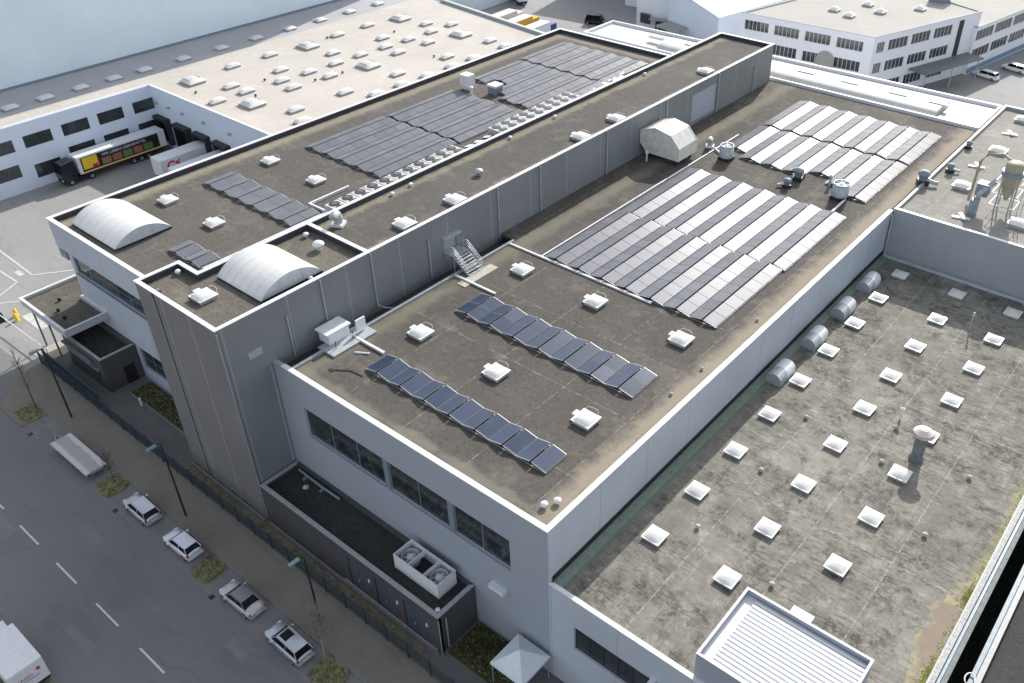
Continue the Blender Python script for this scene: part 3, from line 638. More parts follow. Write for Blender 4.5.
mb = MB(); wall(mb, (-142.8,67.2), (-142.8,15), 0, 10.25, .35, [(a-.3 if a > .3 else 0.0, b-.3, c, d) for a, b, c, d in wops+low])
wall(mb, (-98.2,67.2), (-142.8,67.2), 0, 10.25, .35) if False else None
wall(mb, (-142.8,67.2), (-98.2,67.2), 0, 10.25, .35)
wall(mb, (-98.2,67.55), (-98.2,126), 0, 10.25, .35); mb.build('wall', 'court_wall', root)
for op in wops+low: window(root, (-142.8,67.2), (-142.8,15), (max(op[0]-.3,0), op[1]-.3, op[2], op[3]), 3)
MB().box(-142.79,-142.7,43.5,46,.3,.95).box(-142.79,-142.7,47,49.3,.3,.95).build('plinth_vent', 'dark_metal', root)
mb = MB(); mb.prism([(-158.0,15),(-142.95,15),(-142.95,67.3),(-98.35,67.3),(-98.35,126),(-141,131.8),(-158,131.8)], 10.0, 10.2); mb.build('roof', 'white_roof', root)
MB().box(-157.9,-146.9,15,131.7,10.201,10.206).build('roof_shade_strip', 'shaded_membrane', root)  # painted shadow of the blue hall, laid over the pale roof
c = MB(); c.box(-143.05,-142.72,15,67.1,10.252,10.33); c.box(-142.72,-98.1,67.1,67.5,10.253,10.33); c.build('parapet_cap', 'white_cap', root)
c = MB(); c.obox((-141,131.8,10.0), (42.6,-5.8,0), (.05,.45,0), (0,0,.75)); c.obox((-141,132.8,9.6), (42.6,-5.8,0), (.1,.9,0), (0,0,.6)); c.build('rear_parapet', 'galv', root)
for q, (xa, xb) in enumerate([(-142.3,-138.6),(-136.6,-132.4),(-131,-127.2),(-125.4,-121.6),(-119.5,-115.7)]):
    d = MB(); d.box(xa,xa+.45,66.3,67.19,.9,4.9); d.box(xb-.45,xb,66.3,67.19,.9,4.9); d.box(xa,xb,66.2,67.19,4.9,5.4); ds = d.build('dock_shelter', 'dark_metal', root)
    sub(MB().box(xa+.45,xb-.45,67.05,67.18,.9,4.9), 'dock_door', 'truck_black' if q == 1 else 'black', ds, root)
for x in (-141.5,-138,-134,-128,-121): MB().box(x,x+.5,66.8,67.19,7.4,7.7).build('wall_lamp', 'galv', root)
root = thing('blue_hall', 'very tall pale blue windowless hall filling the upper left corner', 'building', (-190, 60, 0))
MB().box(-230,-158.1,-30,135,0,39).build('wall', 'blue_wall', root)
MB().box(-158.1,-157.9,15,135,10.21,10.6).build('base_flashing', 'blue_steel', root)
MB().box(-230,-158.0,-30.1,135.1,39,39.4).build('roof_edge', 'white_cap', root)
root = thing('far_blue_hall', 'pale blue hall end far behind the white roof by the lorry yard', 'building', (-185, 175, 0))
MB().prism([(-230,140),(-176,140),(-155.5,157),(-157,185),(-230,185)], 0, 16).build('wall', 'blue_wall', root)
MB().prism([(-230,139.9),(-175.9,139.9),(-155.4,157),(-156.9,185.1),(-230,185.1)], 16, 16.4).build('roof_edge', 'white_cap', root)

# ------------------------------------------------------------------ office block, right wing, small white building
OP = [(-84.7,158.6),(-57.9,159.9),(-48.2,189.0),(-75,200)]
def fops(L, n, m=.6, g=.7):
    w = (L-2*m-(n-1)*g)/n; return [(m+i*(w+g), m+i*(w+g)+w) for i in range(n)]
LF = (Vector(OP[1])-Vector(OP[0])).length; LR = (Vector(OP[2])-Vector(OP[1])).length
fo = [(a, b, 9.1, 11.0) for a, b in fops(LF-1, 4, .9, 1.2)]+[(a, b, 5.3, 7.3) for a, b in fops(LF-1, 4, .9, 1.2)]
ro = [(a, b, z, z+2.0) for z in (9.0, 5.1, 1.2) for a, b in [(1.0,3.2),(4.2,9.6),(10.6,16.0),(17.0,22.4)]]
root = building('office_block', 'white three-storey office block with ribbon windows and pale flat roof', OP, 0, 12.0, 12.15, 'office_wall', 'office_roof', cap='stack_grey', capw=.4, ops={0: fo, 1: ro})
for op in fo: window(root, OP[0], OP[1], op, 6, frame='white_metal')
for op in ro: window(root, OP[1], OP[2], op, 5, frame='white_metal')
MB().lathe((-66.5,159.25,6.2), [(1.9,-.01),(1.9,.12)], 24, axis='y').build('round_panel', 'grey_plaster', root)
u = (Vector(OP[2])-Vector(OP[1])).normalized(); nn = Vector((u.y, -u.x))
def on(p, a, out=0): q = Vector(p)+u*a+nn*out; return (q.x, q.y)
mb = MB(); P0 = Vector((*on(OP[1], 11.5, .02), 4.1)); mb.obox(P0, (u*17.5).to_3d(), (nn*4.0).to_3d(), (0,0,.3)); mb.build('canopy', plain('canopy_dark', (.16,.17,.17), .6), root)
mb = MB(); mb.obox(Vector((*on(OP[1],24.2,.02),4.5)), (u*1.3).to_3d(), (nn*.12).to_3d(), (0,0,6.9)); mb.build('stair_window', 'dark_metal', root)
for a in (12,20,28): MB().tube([(*on(OP[1],a,3.7),0),(*on(OP[1],a,3.7),4.1)], .12, 8).build('canopy_post', 'galv', root)
tag(MB().box(-59.5,-56,190.5,194.5,12.02,15.0).build('plant_room', plain('slate_blue', (.20,.26,.31), .6)), 'dark blue grey plant room on the office roof at the top edge', 'plant room')
# right wing
A = (-47.9,187.2); B = (-41.2,226)
L = (Vector(B)-Vector(A)).length; wo = [(a, b, z, z+2.1) for z in (6.6, 2.9) for a, b in fops(L, 5, .5, .7)]
root = building('office_wing', 'lower white office wing behind the parked cars at the top right', [A, B, (-70,232), (-76,196)], 0, 9.3, 9.45, 'office_wall', 'office_roof', cap='stack_grey', capw=.3, ops={0: wo})
for op in wo: window(root, A, B, op, 5, frame='white_metal')
uu = (Vector(B)-Vector(A)).normalized(); n2 = Vector((uu.y, -uu.x))
MB().obox(Vector((*(Vector(A)+n2*.02),.3)), (uu*38).to_3d(), (n2*.12).to_3d(), (0,0,1.0)).build('blue_band', plain('blue_band', (.18,.26,.40), .5), root)
# small white building with entrance
root = thing('gate_house', 'small white two-part building with entrance porch at the top of the yard', 'building', (-105, 175, 0))
GP = [(-118.4,171.4),(-110.5,173.2),(-106.5,170.6),(-105.5,186),(-119,186)]
mb = MB(); mb.prism(GP, 0, 10.5); mb.build('wall', 'office_wall', root)
mb = MB(); mb.prism([(-109,170.3),(-93.8,166),(-88,196),(-106,200)], 0, 7.9)
mb.build('wall', 'court_wall', root)
mb = MB(); mb.add([(-109.2,170.1,11.2),(-93.6,165.7,7.92),(-87.8,196.2,7.92),(-106.2,200.2,11.2),(-109.2,170.1,10.9),(-93.6,165.7,7.9),(-87.8,196.2,7.9),(-106.2,200.2,10.9)], [(0,1,2,3),(7,6,5,4),(0,4,5,1),(1,5,6,2),(2,6,7,3),(3,7,4,0)]); mb.build('roof', 'gate_roof', root)
mb = MB(); mb.add([(-109,170.3,7.9),(-93.8,166,7.9),(-109,170.3,10.9)], [(0,1,2)]); mb.build('gable', 'court_wall', root)
MB().box(-117,-114.6,170.9,171.5,1.5,3.6).build('window', 'window_glass', root)
MB().obox((-108.6,169.9,3.4), (6.2,-1.8,0), (-1.2,-3.6,-.4), (0,0,.2)).build('porch_roof', 'grey_plaster', root)
for dx in (0, 5.4): MB().tube([(-109.4+dx,166.7-dx*.29,0),(-109.4+dx,166.7-dx*.29,3.0)], .12, 8).build('porch_post', 'white_metal', root)
MB().obox((-113.2,171.5,0), (2.2,.5,0), (0,.3,0), (0,0,2.4)).build('door', 'dark_metal', root)
MB().obox((-114.2,170.2,2.7), (4,.9,0), (-.3,1.3,0), (0,0,.25)).build('door_canopy', 'grey_plaster', root)
st = MB()
for q in range(7): st.obox((-104+q*.45,165.9-q*.13,0), (.45,-.13,0), (-.5,-1.6,0), (0,0,2.1-.3*q))
st.build('outside_stair', 'galv', root)
root = thing('yard_hall', 'hall beyond the top of the yard that throws its shadow on the asphalt', 'building', (-136, 200, 0))
MB().prism([(-150,188),(-133,190),(-131,184.5),(-120,186),(-120,215),(-150,215)], 0, 15).build('wall', 'office_wall', root)
MB().prism([(-150.2,187.8),(-132.8,189.8),(-130.8,184.3),(-119.8,185.8),(-119.8,215.2),(-150.2,215.2)], 15, 15.3).build('roof', 'gate_roof', root)
# dark building beyond the alley
root = building('alley_hall', 'dark flat roof beyond the narrow alley at the lower right corner', [(-.75,15),(40,15),(40,88),(-.75,88)], 0, 9.9, 10.2, 'dark_wall', 'alley_roof', cap='grey_cap', capw=.3)
c = MB(); c.box(-1.15,-.85,15,88,9.6,9.75); c.build('gutter', 'blue_steel', root)
c = MB(); c.box(3.5,9,52,53.2,9.91,10.6); c.build('roof_duct', 'galv', root)
al = thing('alley_pipework', 'looped white conduit hanging on the alley side near the bottom right corner', 'pipe', (-1.2, 41, 9.8))
pts = [(-1.3+.35*math.cos(a), 40.6+.6*math.sin(a), 9.9) for a in [i*.5 for i in range(12)]]; MB().tube(pts, .05, 6).build('loop', 'white_metal', al)
pts = [(-1.1+.3*math.cos(a), 42.7+.5*math.sin(a), 9.9) for a in [i*.5 for i in range(12)]]; MB().tube(pts, .05, 6).build('loop', 'white_metal', al)
MB().tube([(-1.0,41,9.9),(-.8,42.2,9.9)], .05, 6).build('conduit', 'white_metal', al)
struct('alley', MB().box(-2.85,-.1,15,90,-.1,.05), 'dull_roof')

# ------------------------------------------------------------------ skylights
def dome_mesh(w, d, h, n=10, p=2.6):
    vs = []; fs = []
    for i in range(n+1):
        for j in range(n+1):
            u = -1+2*i/n; v = -1+2*j/n
            vs.append((u*w/2, v*d/2, h*((1-abs(u)**p)*(1-abs(v)**p))**.6))
    for i in range(n):
        for j in range(n): a = i*(n+1)+j; fs.append((a, a+n+1, a+n+2, a+1))
    return vs, fs
def make_skylight(name, label, w, d, h, curb, dome='dome_white', opener=False, bars=0, pyramid=False):
    r = thing(name, label, 'skylight', world=False)
    MB().box(-w/2+.1, w/2-.1, -d/2+.1, d/2-.1, 0, curb).build('curb', 'curb', r)
    f = MB(); f.box(-w/2, w/2, -d/2, d/2, curb, curb+.08); f.build('frame', dome, r)
    m = MB(); vs, fs = dome_mesh(w-.16, d-.16, h, p=1.35 if pyramid else 2.6)
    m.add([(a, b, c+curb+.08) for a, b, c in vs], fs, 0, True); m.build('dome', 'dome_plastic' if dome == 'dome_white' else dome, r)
    if opener:
        m = MB(); m.tube([(-w/2+.1,d/2-.05,curb),(-w/2+.25,d/2+.22,curb+.25),(0,d/2+.3,curb+.28),(w/2-.5,d/2+.22,curb+.25),(w/2-.4,d/2,curb)], .018, 6)
        m.box(-w/2-.35,-w/2-.01,-.25,.35,curb-.1,curb+.12); m.build('opener', 'white_metal', r)
    if bars:
        m = MB()
        for q in range(1, bars): x = -w/2+w*q/bars; m.box(x-.025,x+.025,-d/4,d/4,curb+.08+h*.5,curb+.1+h*.90)
        m.build('glazing_bar', 'alu', r)
    return r
def place(proto, used, x, y, z, label, group, rz=0):
    o = proto if not used[0] else copy_tree(proto); used[0] = True
    o.location = (x, y, z); o.rotation_euler = (0,0,rz); o['label'] = label; o['group'] = group; return o
pr = make_skylight('skylight', '', 1.55, 1.55, .30, .22, pyramid=True); u1 = [False]
cols = {'the column by the tall wall': (-23.6, 9), 'the middle column': (-17.35, 9), 'the column by the alley': (-11.7, 9)}
for cn, (x, n) in cols.items():
    for q in range(n):
        y = 39.4+5.93*q
        place(pr, u1, x+random.uniform(-.04,.04), y, 10.4, 'low roof pyramid skylight, %s from the street in %s' % (ORD[q], cn), 'pyramid skylights on the low roof', random.uniform(-.02,.02))
pr = make_skylight('skylight', '', 1.75, 1.75, .30, .3, opener=True); u1 = [False]
nm = {(0,0):'left skylight of the front row', (1,0):'middle skylight of the front row', (2,0):'right skylight of the front row', (0,1):'left skylight of the rear row', (1,1):'middle skylight of the rear row', (2,1):'right skylight of the rear row'}
for i, x in enumerate((-50.5,-41.45,-31.95)):
    for j, y in enumerate((41.6, 55.2)): place(pr, u1, x, y, 15.8, 'wire-guarded white skylight on the middle roof, '+nm[(i,j)], 'guarded skylights on the middle roof')
for i, (x, y) in enumerate(((-59.2,48.4),(-59.0,54.95),(-58.95,75.1),(-59.0,82.0),(-59.4,102.9))): place(pr, u1, x, y, 20.85, 'white skylight on the long raised roof strip, %s from the tower' % ORD[i], 'skylights on the raised strip')
for (x, y), t in zip(((-92.0,41.95),(-83.2,42.1),(-83.1,55.6),(-91.8,55.5)), ('near the outer edge beside the barrel skylight','beside the barrel skylight, nearer the raised strip','behind the short solar row, nearer the raised strip','behind the short solar row near the outer edge')): place(pr, u1, x, y, 15.4, 'white skylight on the left roof '+t, 'skylights on the left roof')
place(pr, u1, -63.1, 29.4, 20.75, 'white skylight on the stair tower roof in front of the barrel skylight', 'guarded skylights on the middle roof')
pr = make_skylight('skylight', '', 2.0, 1.8, .35, .35); u1 = [False]
for (x, y), t in zip(((-23,101),(-15.2,95.6),(-22.9,113.7),(-23.4,126)), ('between the blue fans and the silo','right of the silo','behind the silo','at the far corner')): place(pr, u1, x, y, 15.8, 'white skylight on the pale rear roof '+t, 'skylights on the rear roof')
pr = make_skylight('skylight', '', 2.6, 1.6, .35, .3, opener=False); u1 = [False]
SM = [(-139.6,110.9),(-139.4,103.4),(-131.6,118.8),(-127.5,121.6),(-127.2,115.9),(-131.4,107.5),(-127.0,109.9),(-122.9,111.0),(-127.1,104.4),(-122.9,103.7),(-131.7,96.2),(-127.1,98.6),(-127.0,93.0),(-139.5,88.5),(-131.5,84.9),(-127.0,87.3),(-122.7,88.3),(-127.1,81.9),(-123.0,81.1),(-114.8,85.0),(-110.4,87.6),(-114.7,96.1),(-110.4,93.1),(-110.2,98.6),(-114.5,107.5),(-110.4,109.9),(-110.3,104.5),(-114.8,118.9),(-110.5,118.3),(-114.8,75.4),(-110.4,73.3),(-139.5,80.9),(-131.3,75.1),(-127.4,75.3),(-127.2,69.9)]
ccol = {}
for x, y in sorted(SM, key=lambda p: p[1]):
    k = min(range(6), key=lambda i: abs(x-(-139.5,-131.5,-127.1,-122.9,-114.7,-110.4)[i])); ccol[k] = ccol.get(k, 0)+1
    place(pr, u1, x, y, 10.2, 'small white roof skylight, %s from the front in the %s column from the blue hall' % (ORD[ccol[k]-1], ORD[k]), 'small skylights on the white roof', math.pi/2)
pr = make_skylight('large_skylight', '', 3.0, 3.6, .42, .35, bars=6); u1 = [False]
for x, y, t in ((-138.3,95.8,'middle one by the blue hall'),(-121.7,95.7,'middle one nearer the dark roof edge'),(-121.6,118.2,'rear one nearer the dark roof edge'),(-138.1,118,'rear one of the row by the blue hall'),(-122,72.7,'front one nearer the dark roof edge'),(-138.2,72.5,'front one of the row by the blue hall')): place(pr, u1, x, y, 10.2, 'large ribbed skylight on the white roof, '+t, 'large skylights on the white roof', math.pi/2)
pr = make_skylight('skylight', '', 2.3, 1.9, .3, .25, dome='dome_shaded'); u1 = [False]
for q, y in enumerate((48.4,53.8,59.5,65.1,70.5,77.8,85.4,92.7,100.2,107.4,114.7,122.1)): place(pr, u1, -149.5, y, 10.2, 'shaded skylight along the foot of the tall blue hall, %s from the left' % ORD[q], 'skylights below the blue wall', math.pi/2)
pr = make_skylight('skylight', '', 2.0, 2.0, .6, .35, pyramid=True); u1 = [False]
for (x, y), t in zip(((-71.3,171.6),(-67.3,169.6),(-67.6,179.2),(-63.6,175.8),(-58.3,182.8)), ('leftmost','nearest the street front','furthest back','middle right','rightmost, by the dark plant room')): place(pr, u1, x, y, 12.0, 'white pyramid skylight on the office roof, '+t, 'skylights on the office roof')
# barrel skylights
def barrel(name, label, x0, x1, y0, y1, z, rise, nseg):
    r = thing(name, label, 'skylight', ((x0+x1)/2, (y0+y1)/2, z))
    yc = (y0+y1)/2; hw = (y1-y0)/2; rad = (hw*hw+rise*rise)/(2*rise); a0 = math.asin(hw/rad); n = 18
    P = [(yc+rad*math.sin(-a0+2*a0*i/n), z+.2+rad*math.cos(-a0+2*a0*i/n)-(rad-rise)) for i in range(n+1)]
    MB().box(x0,x1,y0,y1,z,z+.2).build('curb', 'dark_metal', r)
    MB().box(x0+.1,x1-.1,y0+.1,y1-.1,z+.2,z+.22).build('bounce_plate', 'white_cap', r)  # white plate added to bounce sunlight up into the vault
    m = MB()
    for s in range(nseg):
        xa = x0+(x1-x0)*s/nseg+.02; xb = x0+(x1-x0)*(s+1)/nseg-.02
        m.add([(xa,*p) for p in P]+[(xb,*p) for p in P], [(i, n+1+i, n+2+i, i+1) for i in range(n)], 0, True)
    m.build('vault', 'dome_plastic', r)
    if 'end_panel' not in M: M['end_panel'] = plain('end_panel', (.56,.60,.64), .3)
    for x, s in ((x0+.01,1),(x1-.01,-1)):
        f = list(range(n+1)); m = MB(); m.add([(x,*p) for p in P], [tuple(f if s > 0 else f[::-1])]); m.build('end_panel', 'end_panel', r)
    m = MB()
    for s in range(nseg+1):
        x = x0+(x1-x0)*s/nseg; m.add([(x-.03,p[0],p[1]+.015) for p in P]+[(x+.03,p[0],p[1]+.015) for p in P], [(i, n+1+i, n+2+i, i+1) for i in range(n)], 0, True)
    for f in (-.33,.33):
        i = round(n*(f+1)/2); m.box(x1,x1+.04,P[i][0]-.03,P[i][0]+.03,z+.2,P[i][1])
    m.build('glazing_bar', 'bar_cream', r)
barrel('barrel_skylight', 'large white barrel skylight at the street corner of the left roof', -95.2,-86.2,32.5,38.9,15.4,1.35,7)
barrel('barrel_skylight', 'white barrel skylight on the stair tower roof', -65.0,-58.7,31.9,38.3,20.75,1.4,6)

# ------------------------------------------------------------------ solar rows
TW = 2.857
def module_mesh(w, l):
    mb = MB(); t = .04; e = .035
    mb.box(-w/2, w/2, -l/2, l/2, -t, 0, 0)
    mb.f.pop(1); mb.m.pop(1); mb.sm.pop(1)
    a = [(-w/2,-l/2,0),(w/2,-l/2,0),(w/2,l/2,0),(-w/2,l/2,0)]; b = [(-w/2+e,-l/2+e,0),(w/2-e,-l/2+e,0),(w/2-e,l/2-e,0),(-w/2+e,l/2-e,0)]
    mb.add(a+b, [(0,1,5,4),(1,2,6,5),(2,3,7,6),(3,0,4,7)], 0); mb.add([(x,y,-.004) for x,y,z in b], [(0,1,2,3)], 1)
    return mb
frame_dark = plain('module_frame', (.17,.175,.19), .38, 0, var=.05, spec=.07)
MESH = {}
def solar_row(x, y, z, n, l, label, group, left=True, right=True, glass='solar_glass'):
    r = thing('solar_panel_row', label, 'solar panels', (x, y, z), 0, group, world=False)
    w = 1.33; rise = .25; ang = math.asin(rise/w)
    for side in (0, 1):
        if side == 0 and not left or side == 1 and not right: continue
        cxx = .04+w/2*math.cos(ang) if side == 0 else TW-.04-w/2*math.cos(ang)
        for k in range(n):
            key = (round(l, 2), glass)
            if key not in MESH:
                o = module_mesh(w, l-.03).build('solar_module', [frame_dark, glass], r); MESH[key] = o.data
            else:
                o = bpy.data.objects.new('solar_module', MESH[key]); COL.objects.link(o); o.parent = r
            o.location = (cxx, l*(k+.5), .16+rise/2+.04); o.rotation_euler = (random.uniform(-.003,.003), (-ang if side == 0 else ang)+random.uniform(-.006,.006), 0)
    m = MB(); L = n*l; c = math.cos(ang)
    for yy in (-.05, L+.0):
        for a, b in (((.0,.12),(w*c+.04,.12+rise)), ((TW-w*c-.04,.12+rise),(TW,.12))):
            m.obox((a[0],yy,a[1]), (b[0]-a[0],0,b[1]-a[1]), (0,.05,0), (0,0,.05))
        m.box(0,TW,yy,yy+.05,.04,.09)
    m.box(-.03,.03,-.05,L+.05,.0,.13); m.box(TW-.03,TW+.0,-.05,L+.05,.0,.125)
    m.build('mounting_rail', 'alu', r)
    return r
for k in range(7): solar_row(-50.75+TW*k, 46.15, 15.82, 2, 1.75, 'short ridge of solar panels behind the street row, %s from left' % ORD[k], 'short solar ridges, rear row', glass='solar_blue')
for k in range(7): solar_row(-50.45+TW*.985*k, 35.25, 15.82, 1, 2.4, 'short one-module solar ridge in the row nearest the street, %s from left' % ORD[k], 'short solar ridges, front row', glass='solar_blue')
for k in range(7): solar_row(-50.55+TW*k, 58.75, 15.82, 7, 1.77, 'long solar ridge in the front block of the large array, %s from left' % ORD[k], 'front block of the large array')
for k in range(7): solar_row(-50.3+TW*k, 71.4, 15.82, 8 if k not in (4,) else 8, 1.75, 'glaring solar ridge in the second block of the large array, %s from left' % ORD[k], 'second block of the large array')
for k in range(7):
    y0 = (93.5,91.9,91.3,91.1,93.0,91.6,90.9)[k]; n = round((102.2-y0)/1.72)
    solar_row(-50.1+TW*k, 102.25-n*1.72, 15.82, n, 1.72, 'solar ridge in the third block from the street, middle roof, %s from left' % ORD[k], 'front block of the rear array')
for k in range(7): solar_row(-50.1+TW*k, 102.9, 15.82, 6, 1.8, 'solar ridge in the rearmost block of the middle roof, %s from left' % ORD[k], 'rearmost block')
for k in range(5): solar_row(-92.2+TW*k, 61.0, 15.42, 7, 1.8, 'grey solar ridge in the front block of the left roof, %s from left' % ORD[k], 'left roof front block')
for k in range(5): solar_row(-92.0+TW*k, 74.2, 15.42, 7, 1.78, 'grey solar ridge in the second block of the left roof, %s from left' % ORD[k], 'left roof second block')
for k in range(6):
    y0 = (91.4,92.9,90.6,88.0,89.0,90.8)[k]; n = round((102.4-y0)/1.75)
    solar_row(-92.9+TW*k, 102.45-n*1.75, 15.42, n, 1.75, 'grey solar ridge in the third block of the left roof, %s from left' % ORD[k], 'left roof third block')
for k in range(6): solar_row(-93.3+TW*k, 103.1, 15.42, 6, 1.8, 'grey solar ridge in the rearmost block of the left roof, %s from left' % ORD[k], 'left roof rear block')
for k in range(6): solar_row(-93.0+TW*.97*k, 47.0, 15.42, 2, 1.85, 'short dark solar ridge between left roof skylights, %s from left' % ORD[k], 'left roof short row')
for k in range(2): solar_row(-82.1+TW*k, 36.0, 15.42, 1, 2.3, ['tiny solar ridge in front of the tower notch, left one','tiny solar ridge in front of the tower notch, right one'][k], 'tiny solar row by the tower')

# ------------------------------------------------------------------ condensers along the strip
M['cond_grey'] = plain('cond_grey', (.47,.475,.48), .5, var=.1)
def cond():
    r = thing('condenser_unit', '', 'air conditioner', world=False)
    MB().box(-1.3,1.3,-.86,.86,.1,.85).build('body', 'cond_grey', r)
    for x in (-.65,.62):
        f = MB().lathe((x,0,.85), [(.62,0),(.62,.05),(.05,.055)], 20).build('fan_ring', 'black', r)
        h = MB().lathe((x,0,.905), [(.13,0),(.13,.05)], 12); 
        for a in range(5):
            t = 2*math.pi*a/5; uu_ = Vector((math.cos(t), math.sin(t), 0)); v = Vector((-uu_.y, uu_.x, .1))*.06
            h.obox(Vector((x,0,.915))+uu_*.13-v, uu_*.28, v*2, (0,0,.01))
        o = h.build('fan', 'stack_grey', r)
    m = MB()
    for sx in (-1.2,1.1):
        for sy in (-.75,.65): m.box(sx,sx+.1,sy,sy+.1,0,.1)
    m.build('foot', 'dark_metal', r); return r
pr = cond(); u1 = [False]; q = 0
for y in [52.4+1.86*i for i in range(11)]:
    place(pr, u1, -75.0-.028*(y-51), y, 15.4, 'twin-fan condenser in the run nearer the tower, %s from the tower' % ORD[q], 'condensers in the front run'); q += 1
q = 0
for y in [79.5+1.86*i for i in range(9)]:
    place(pr, u1, -75.0-.028*(y-51), y, 15.4, 'twin-fan condenser in the run further back, %s from the front' % ORD[q], 'condensers in the rear run'); q += 1
wr = thing('membrane_roll', 'crumpled white roofing sheets lying beyond the rear condensers', 'roofing sheet', (-77, 101, 15.42))
m = MB()
for q in range(12):
    x = -76.6-random.random()*2; y = 97+q*.9+random.random(); m.obox((x,y,15.43+q*.006), (random.uniform(1,2),random.uniform(-.4,.4),.1), (random.uniform(-.3,.3),random.uniform(.7,1.3),.15), (0,0,.04))
m.build('sheet', 'white_cap', wr)
wr = thing('membrane_roll', 'white sheets and pipe stubs between the two condenser runs', 'roofing sheet', (-76, 75, 15.42))
m = MB()
for q in range(7):
    x = -76.9+random.random()*1.6; y = 73.5+q*.6; m.obox((x,y,15.43+q*.006), (random.uniform(.7,1.4),random.uniform(-.4,.4),.2), (random.uniform(-.3,.3),random.uniform(.5,.9),.1), (0,0,.04))
m.build('sheet', 'white_cap', wr)

# ------------------------------------------------------------------ roof machinery
r = thing('ventilation_housing', 'big cream faceted ventilation housing against the raised strip wall', 'ventilation unit', (-53.7, 87, 15.8))
y0, y1 = 84.9, 88.9; prof = [(-51.7,16.5),(-51.7,18.1),(-53.0,19.5),(-55.2,19.9),(-57.3,19.2),(-57.3,17.6),(-56.3,16.5)]
m = MB(); n = len(prof); vs = [(x,y0,z) for x,z in prof]+[(x,y1,z) for x,z in prof]
m.add(vs, [tuple(range(n)), tuple(range(2*n-1,n-1,-1))]+[(i, n+i, n+(i+1)%n, (i+1)%n) for i in range(n)]); m.build('housing', 'cream_metal', r)
for yy in (y0-.02, y1-.06):
    m = MB()
    for i in range(n-1):
        a, b = Vector((prof[i][0],yy,prof[i][1])), Vector((prof[i+1][0],yy,prof[i+1][1])); d = (b-a); nrm = Vector((d.z,0,-d.x)).normalized()
        m.obox(a, d, (0,.08,0), nrm*.05)
    m.build('edge_trim', 'white_metal', r)
for x, y in ((-52.3,85.3),(-52.3,88.5),(-56,85.3),(-56,88.5)): MB().box(x-.15,x+.15,y-.15,y+.15,15.8,16.5).build('leg', 'dark_metal', r)
m = MB(); m.tube([(-55.6,83.9,15.85),(-55.6,83.9,16.9)], .1, 8); m.lathe((-55.6,83.9,16.9), [(.22,0),(.22,.3),(.03,.42)], 12); tag(m.build('vent_pipe', 'white_metal'), 'white mushroom vent in front of the cream ventilation housing', 'vent')
def cowl(x, y, z, label, s=1.0, rz=0, body='galv'):
    r = thing('vent_cowl', label, 'vent', (x,y,z), rz, 'bent vent cowls', world=False)
    MB().box(-.55*s,.55*s,-.55*s,.55*s,0,.25*s).build('base', 'white_metal', r)
    m = MB(); n = 10; P = []
    for i in range(n+1):
        a = math.pi*.75*i/n; P.append((0, -.5*s+.5*s*math.cos(a), .75*s+.5*s*math.sin(a)))
    m.tube([(0,0,.25*s)]+P, .42*s, 14); m.build('hood', body, r); return r
cowl(-51.9,92.6,15.8,'bent silver vent cowl at the rear left of the large array',.9,.4)
cowl(-64.3,44.6,20.85,'bent silver vent cowl on the raised strip just behind the divider',1.05,.5)
def drum(x, y, z, label, r0=.85, h=1.5):
    r = thing('fan_drum', label, 'roof fan', (x,y,z))
    MB().box(x-r0*.9,x+r0*.9,y-r0*.9,y+r0*.9,z,z+.4).build('base', 'dark_metal', r)
    MB().lathe((x,y,z+.4), [(r0,0),(r0,h),(r0*.85,h),(r0*.8,h-.25)], 24).build('drum', 'galv', r)
    m = MB(); m.lathe((x,y,z+.6+h-.5), [(r0*.3,0),(r0*.3,.3),(.02,.35)], 12)
    for a in (0,math.pi/3,2*math.pi/3): m.tube([(x-r0*math.cos(a),y-r0*math.sin(a),z+h+.42),(x+r0*math.cos(a),y+r0*math.sin(a),z+h+.42)], .03, 6)
    m.build('guard', 'white_metal', r)
drum(-48.4,90.6,15.8,'round silver fan drum at the rear left of the large array')
drum(-33.0,89.6,15.8,'round silver fan drum at the right between the large arrays',.95,1.5)
m = thing('roof_duct', 'white pipe joining the cowl and the silver drum behind the large array', 'pipe', (-50,91,15.8)); MB().tube([(-51,92.2,16.0),(-49.1,91,16.0)], .12, 8).build('pipe', 'white_metal', m)
m = thing('roof_duct', 'white pipe running from the right silver drum towards the front', 'pipe', (-33,88,15.8)); MB().tube([(-32.2,89.3,16.0),(-32.0,84.0,16.0)], .14, 8).build('pipe', 'white_metal', m)
def fanbox(x, y, z, label, rz=0, s=1):
    r = thing('roof_fan', label, 'roof fan', (x,y,z), rz, world=False)
    MB().box(-.5*s,.5*s,-.5*s,.5*s,0,.4*s).build('base', 'dark_metal', r)
    MB().lathe((0,0,.4*s), [(.42*s,0),(.42*s,.5*s),(.6*s,.55*s),(.5*s,.85*s),(.05,1.0*s)], 16).build('hood', 'blue_steel', r)
    MB().tube([(.1,.2*s,.5*s),(.5*s,.9*s,.35*s),(.5*s,1.3*s,.3*s)], .2*s, 10).build('outlet', 'galv', r)
fanbox(-38.9,91.0,15.8,'blue grey roof fan in the gap between the large arrays',.3,1.1)
fanbox(-39.0,88.4,15.8,'smaller roof fan in front of the blue grey fan between the arrays',2.6,.8)
fanbox(-27.0,99.1,15.85,'blue grey fan with bent outlet on the pale rear roof near its left edge',-1.0,1.2)
fanbox(-25.6,104.2,15.85,'small dark fan on the pale rear roof behind the bent-outlet fan',-.8,.8)
fanbox(-26.2,112.6,15.85,'furthest small fan on the pale rear roof by the left kerb',.8,.7)
tag(MB().tube([(-35.2,91.7,15.8),(-35.2,91.7,16.9)], .15, 8).lathe((-35.2,91.7,16.9), [(.25,0),(.25,.2),(.03,.35)], 12).build('vent_pipe', 'galv'), 'thin grey vent pipe in the gap between the large arrays', 'vent')
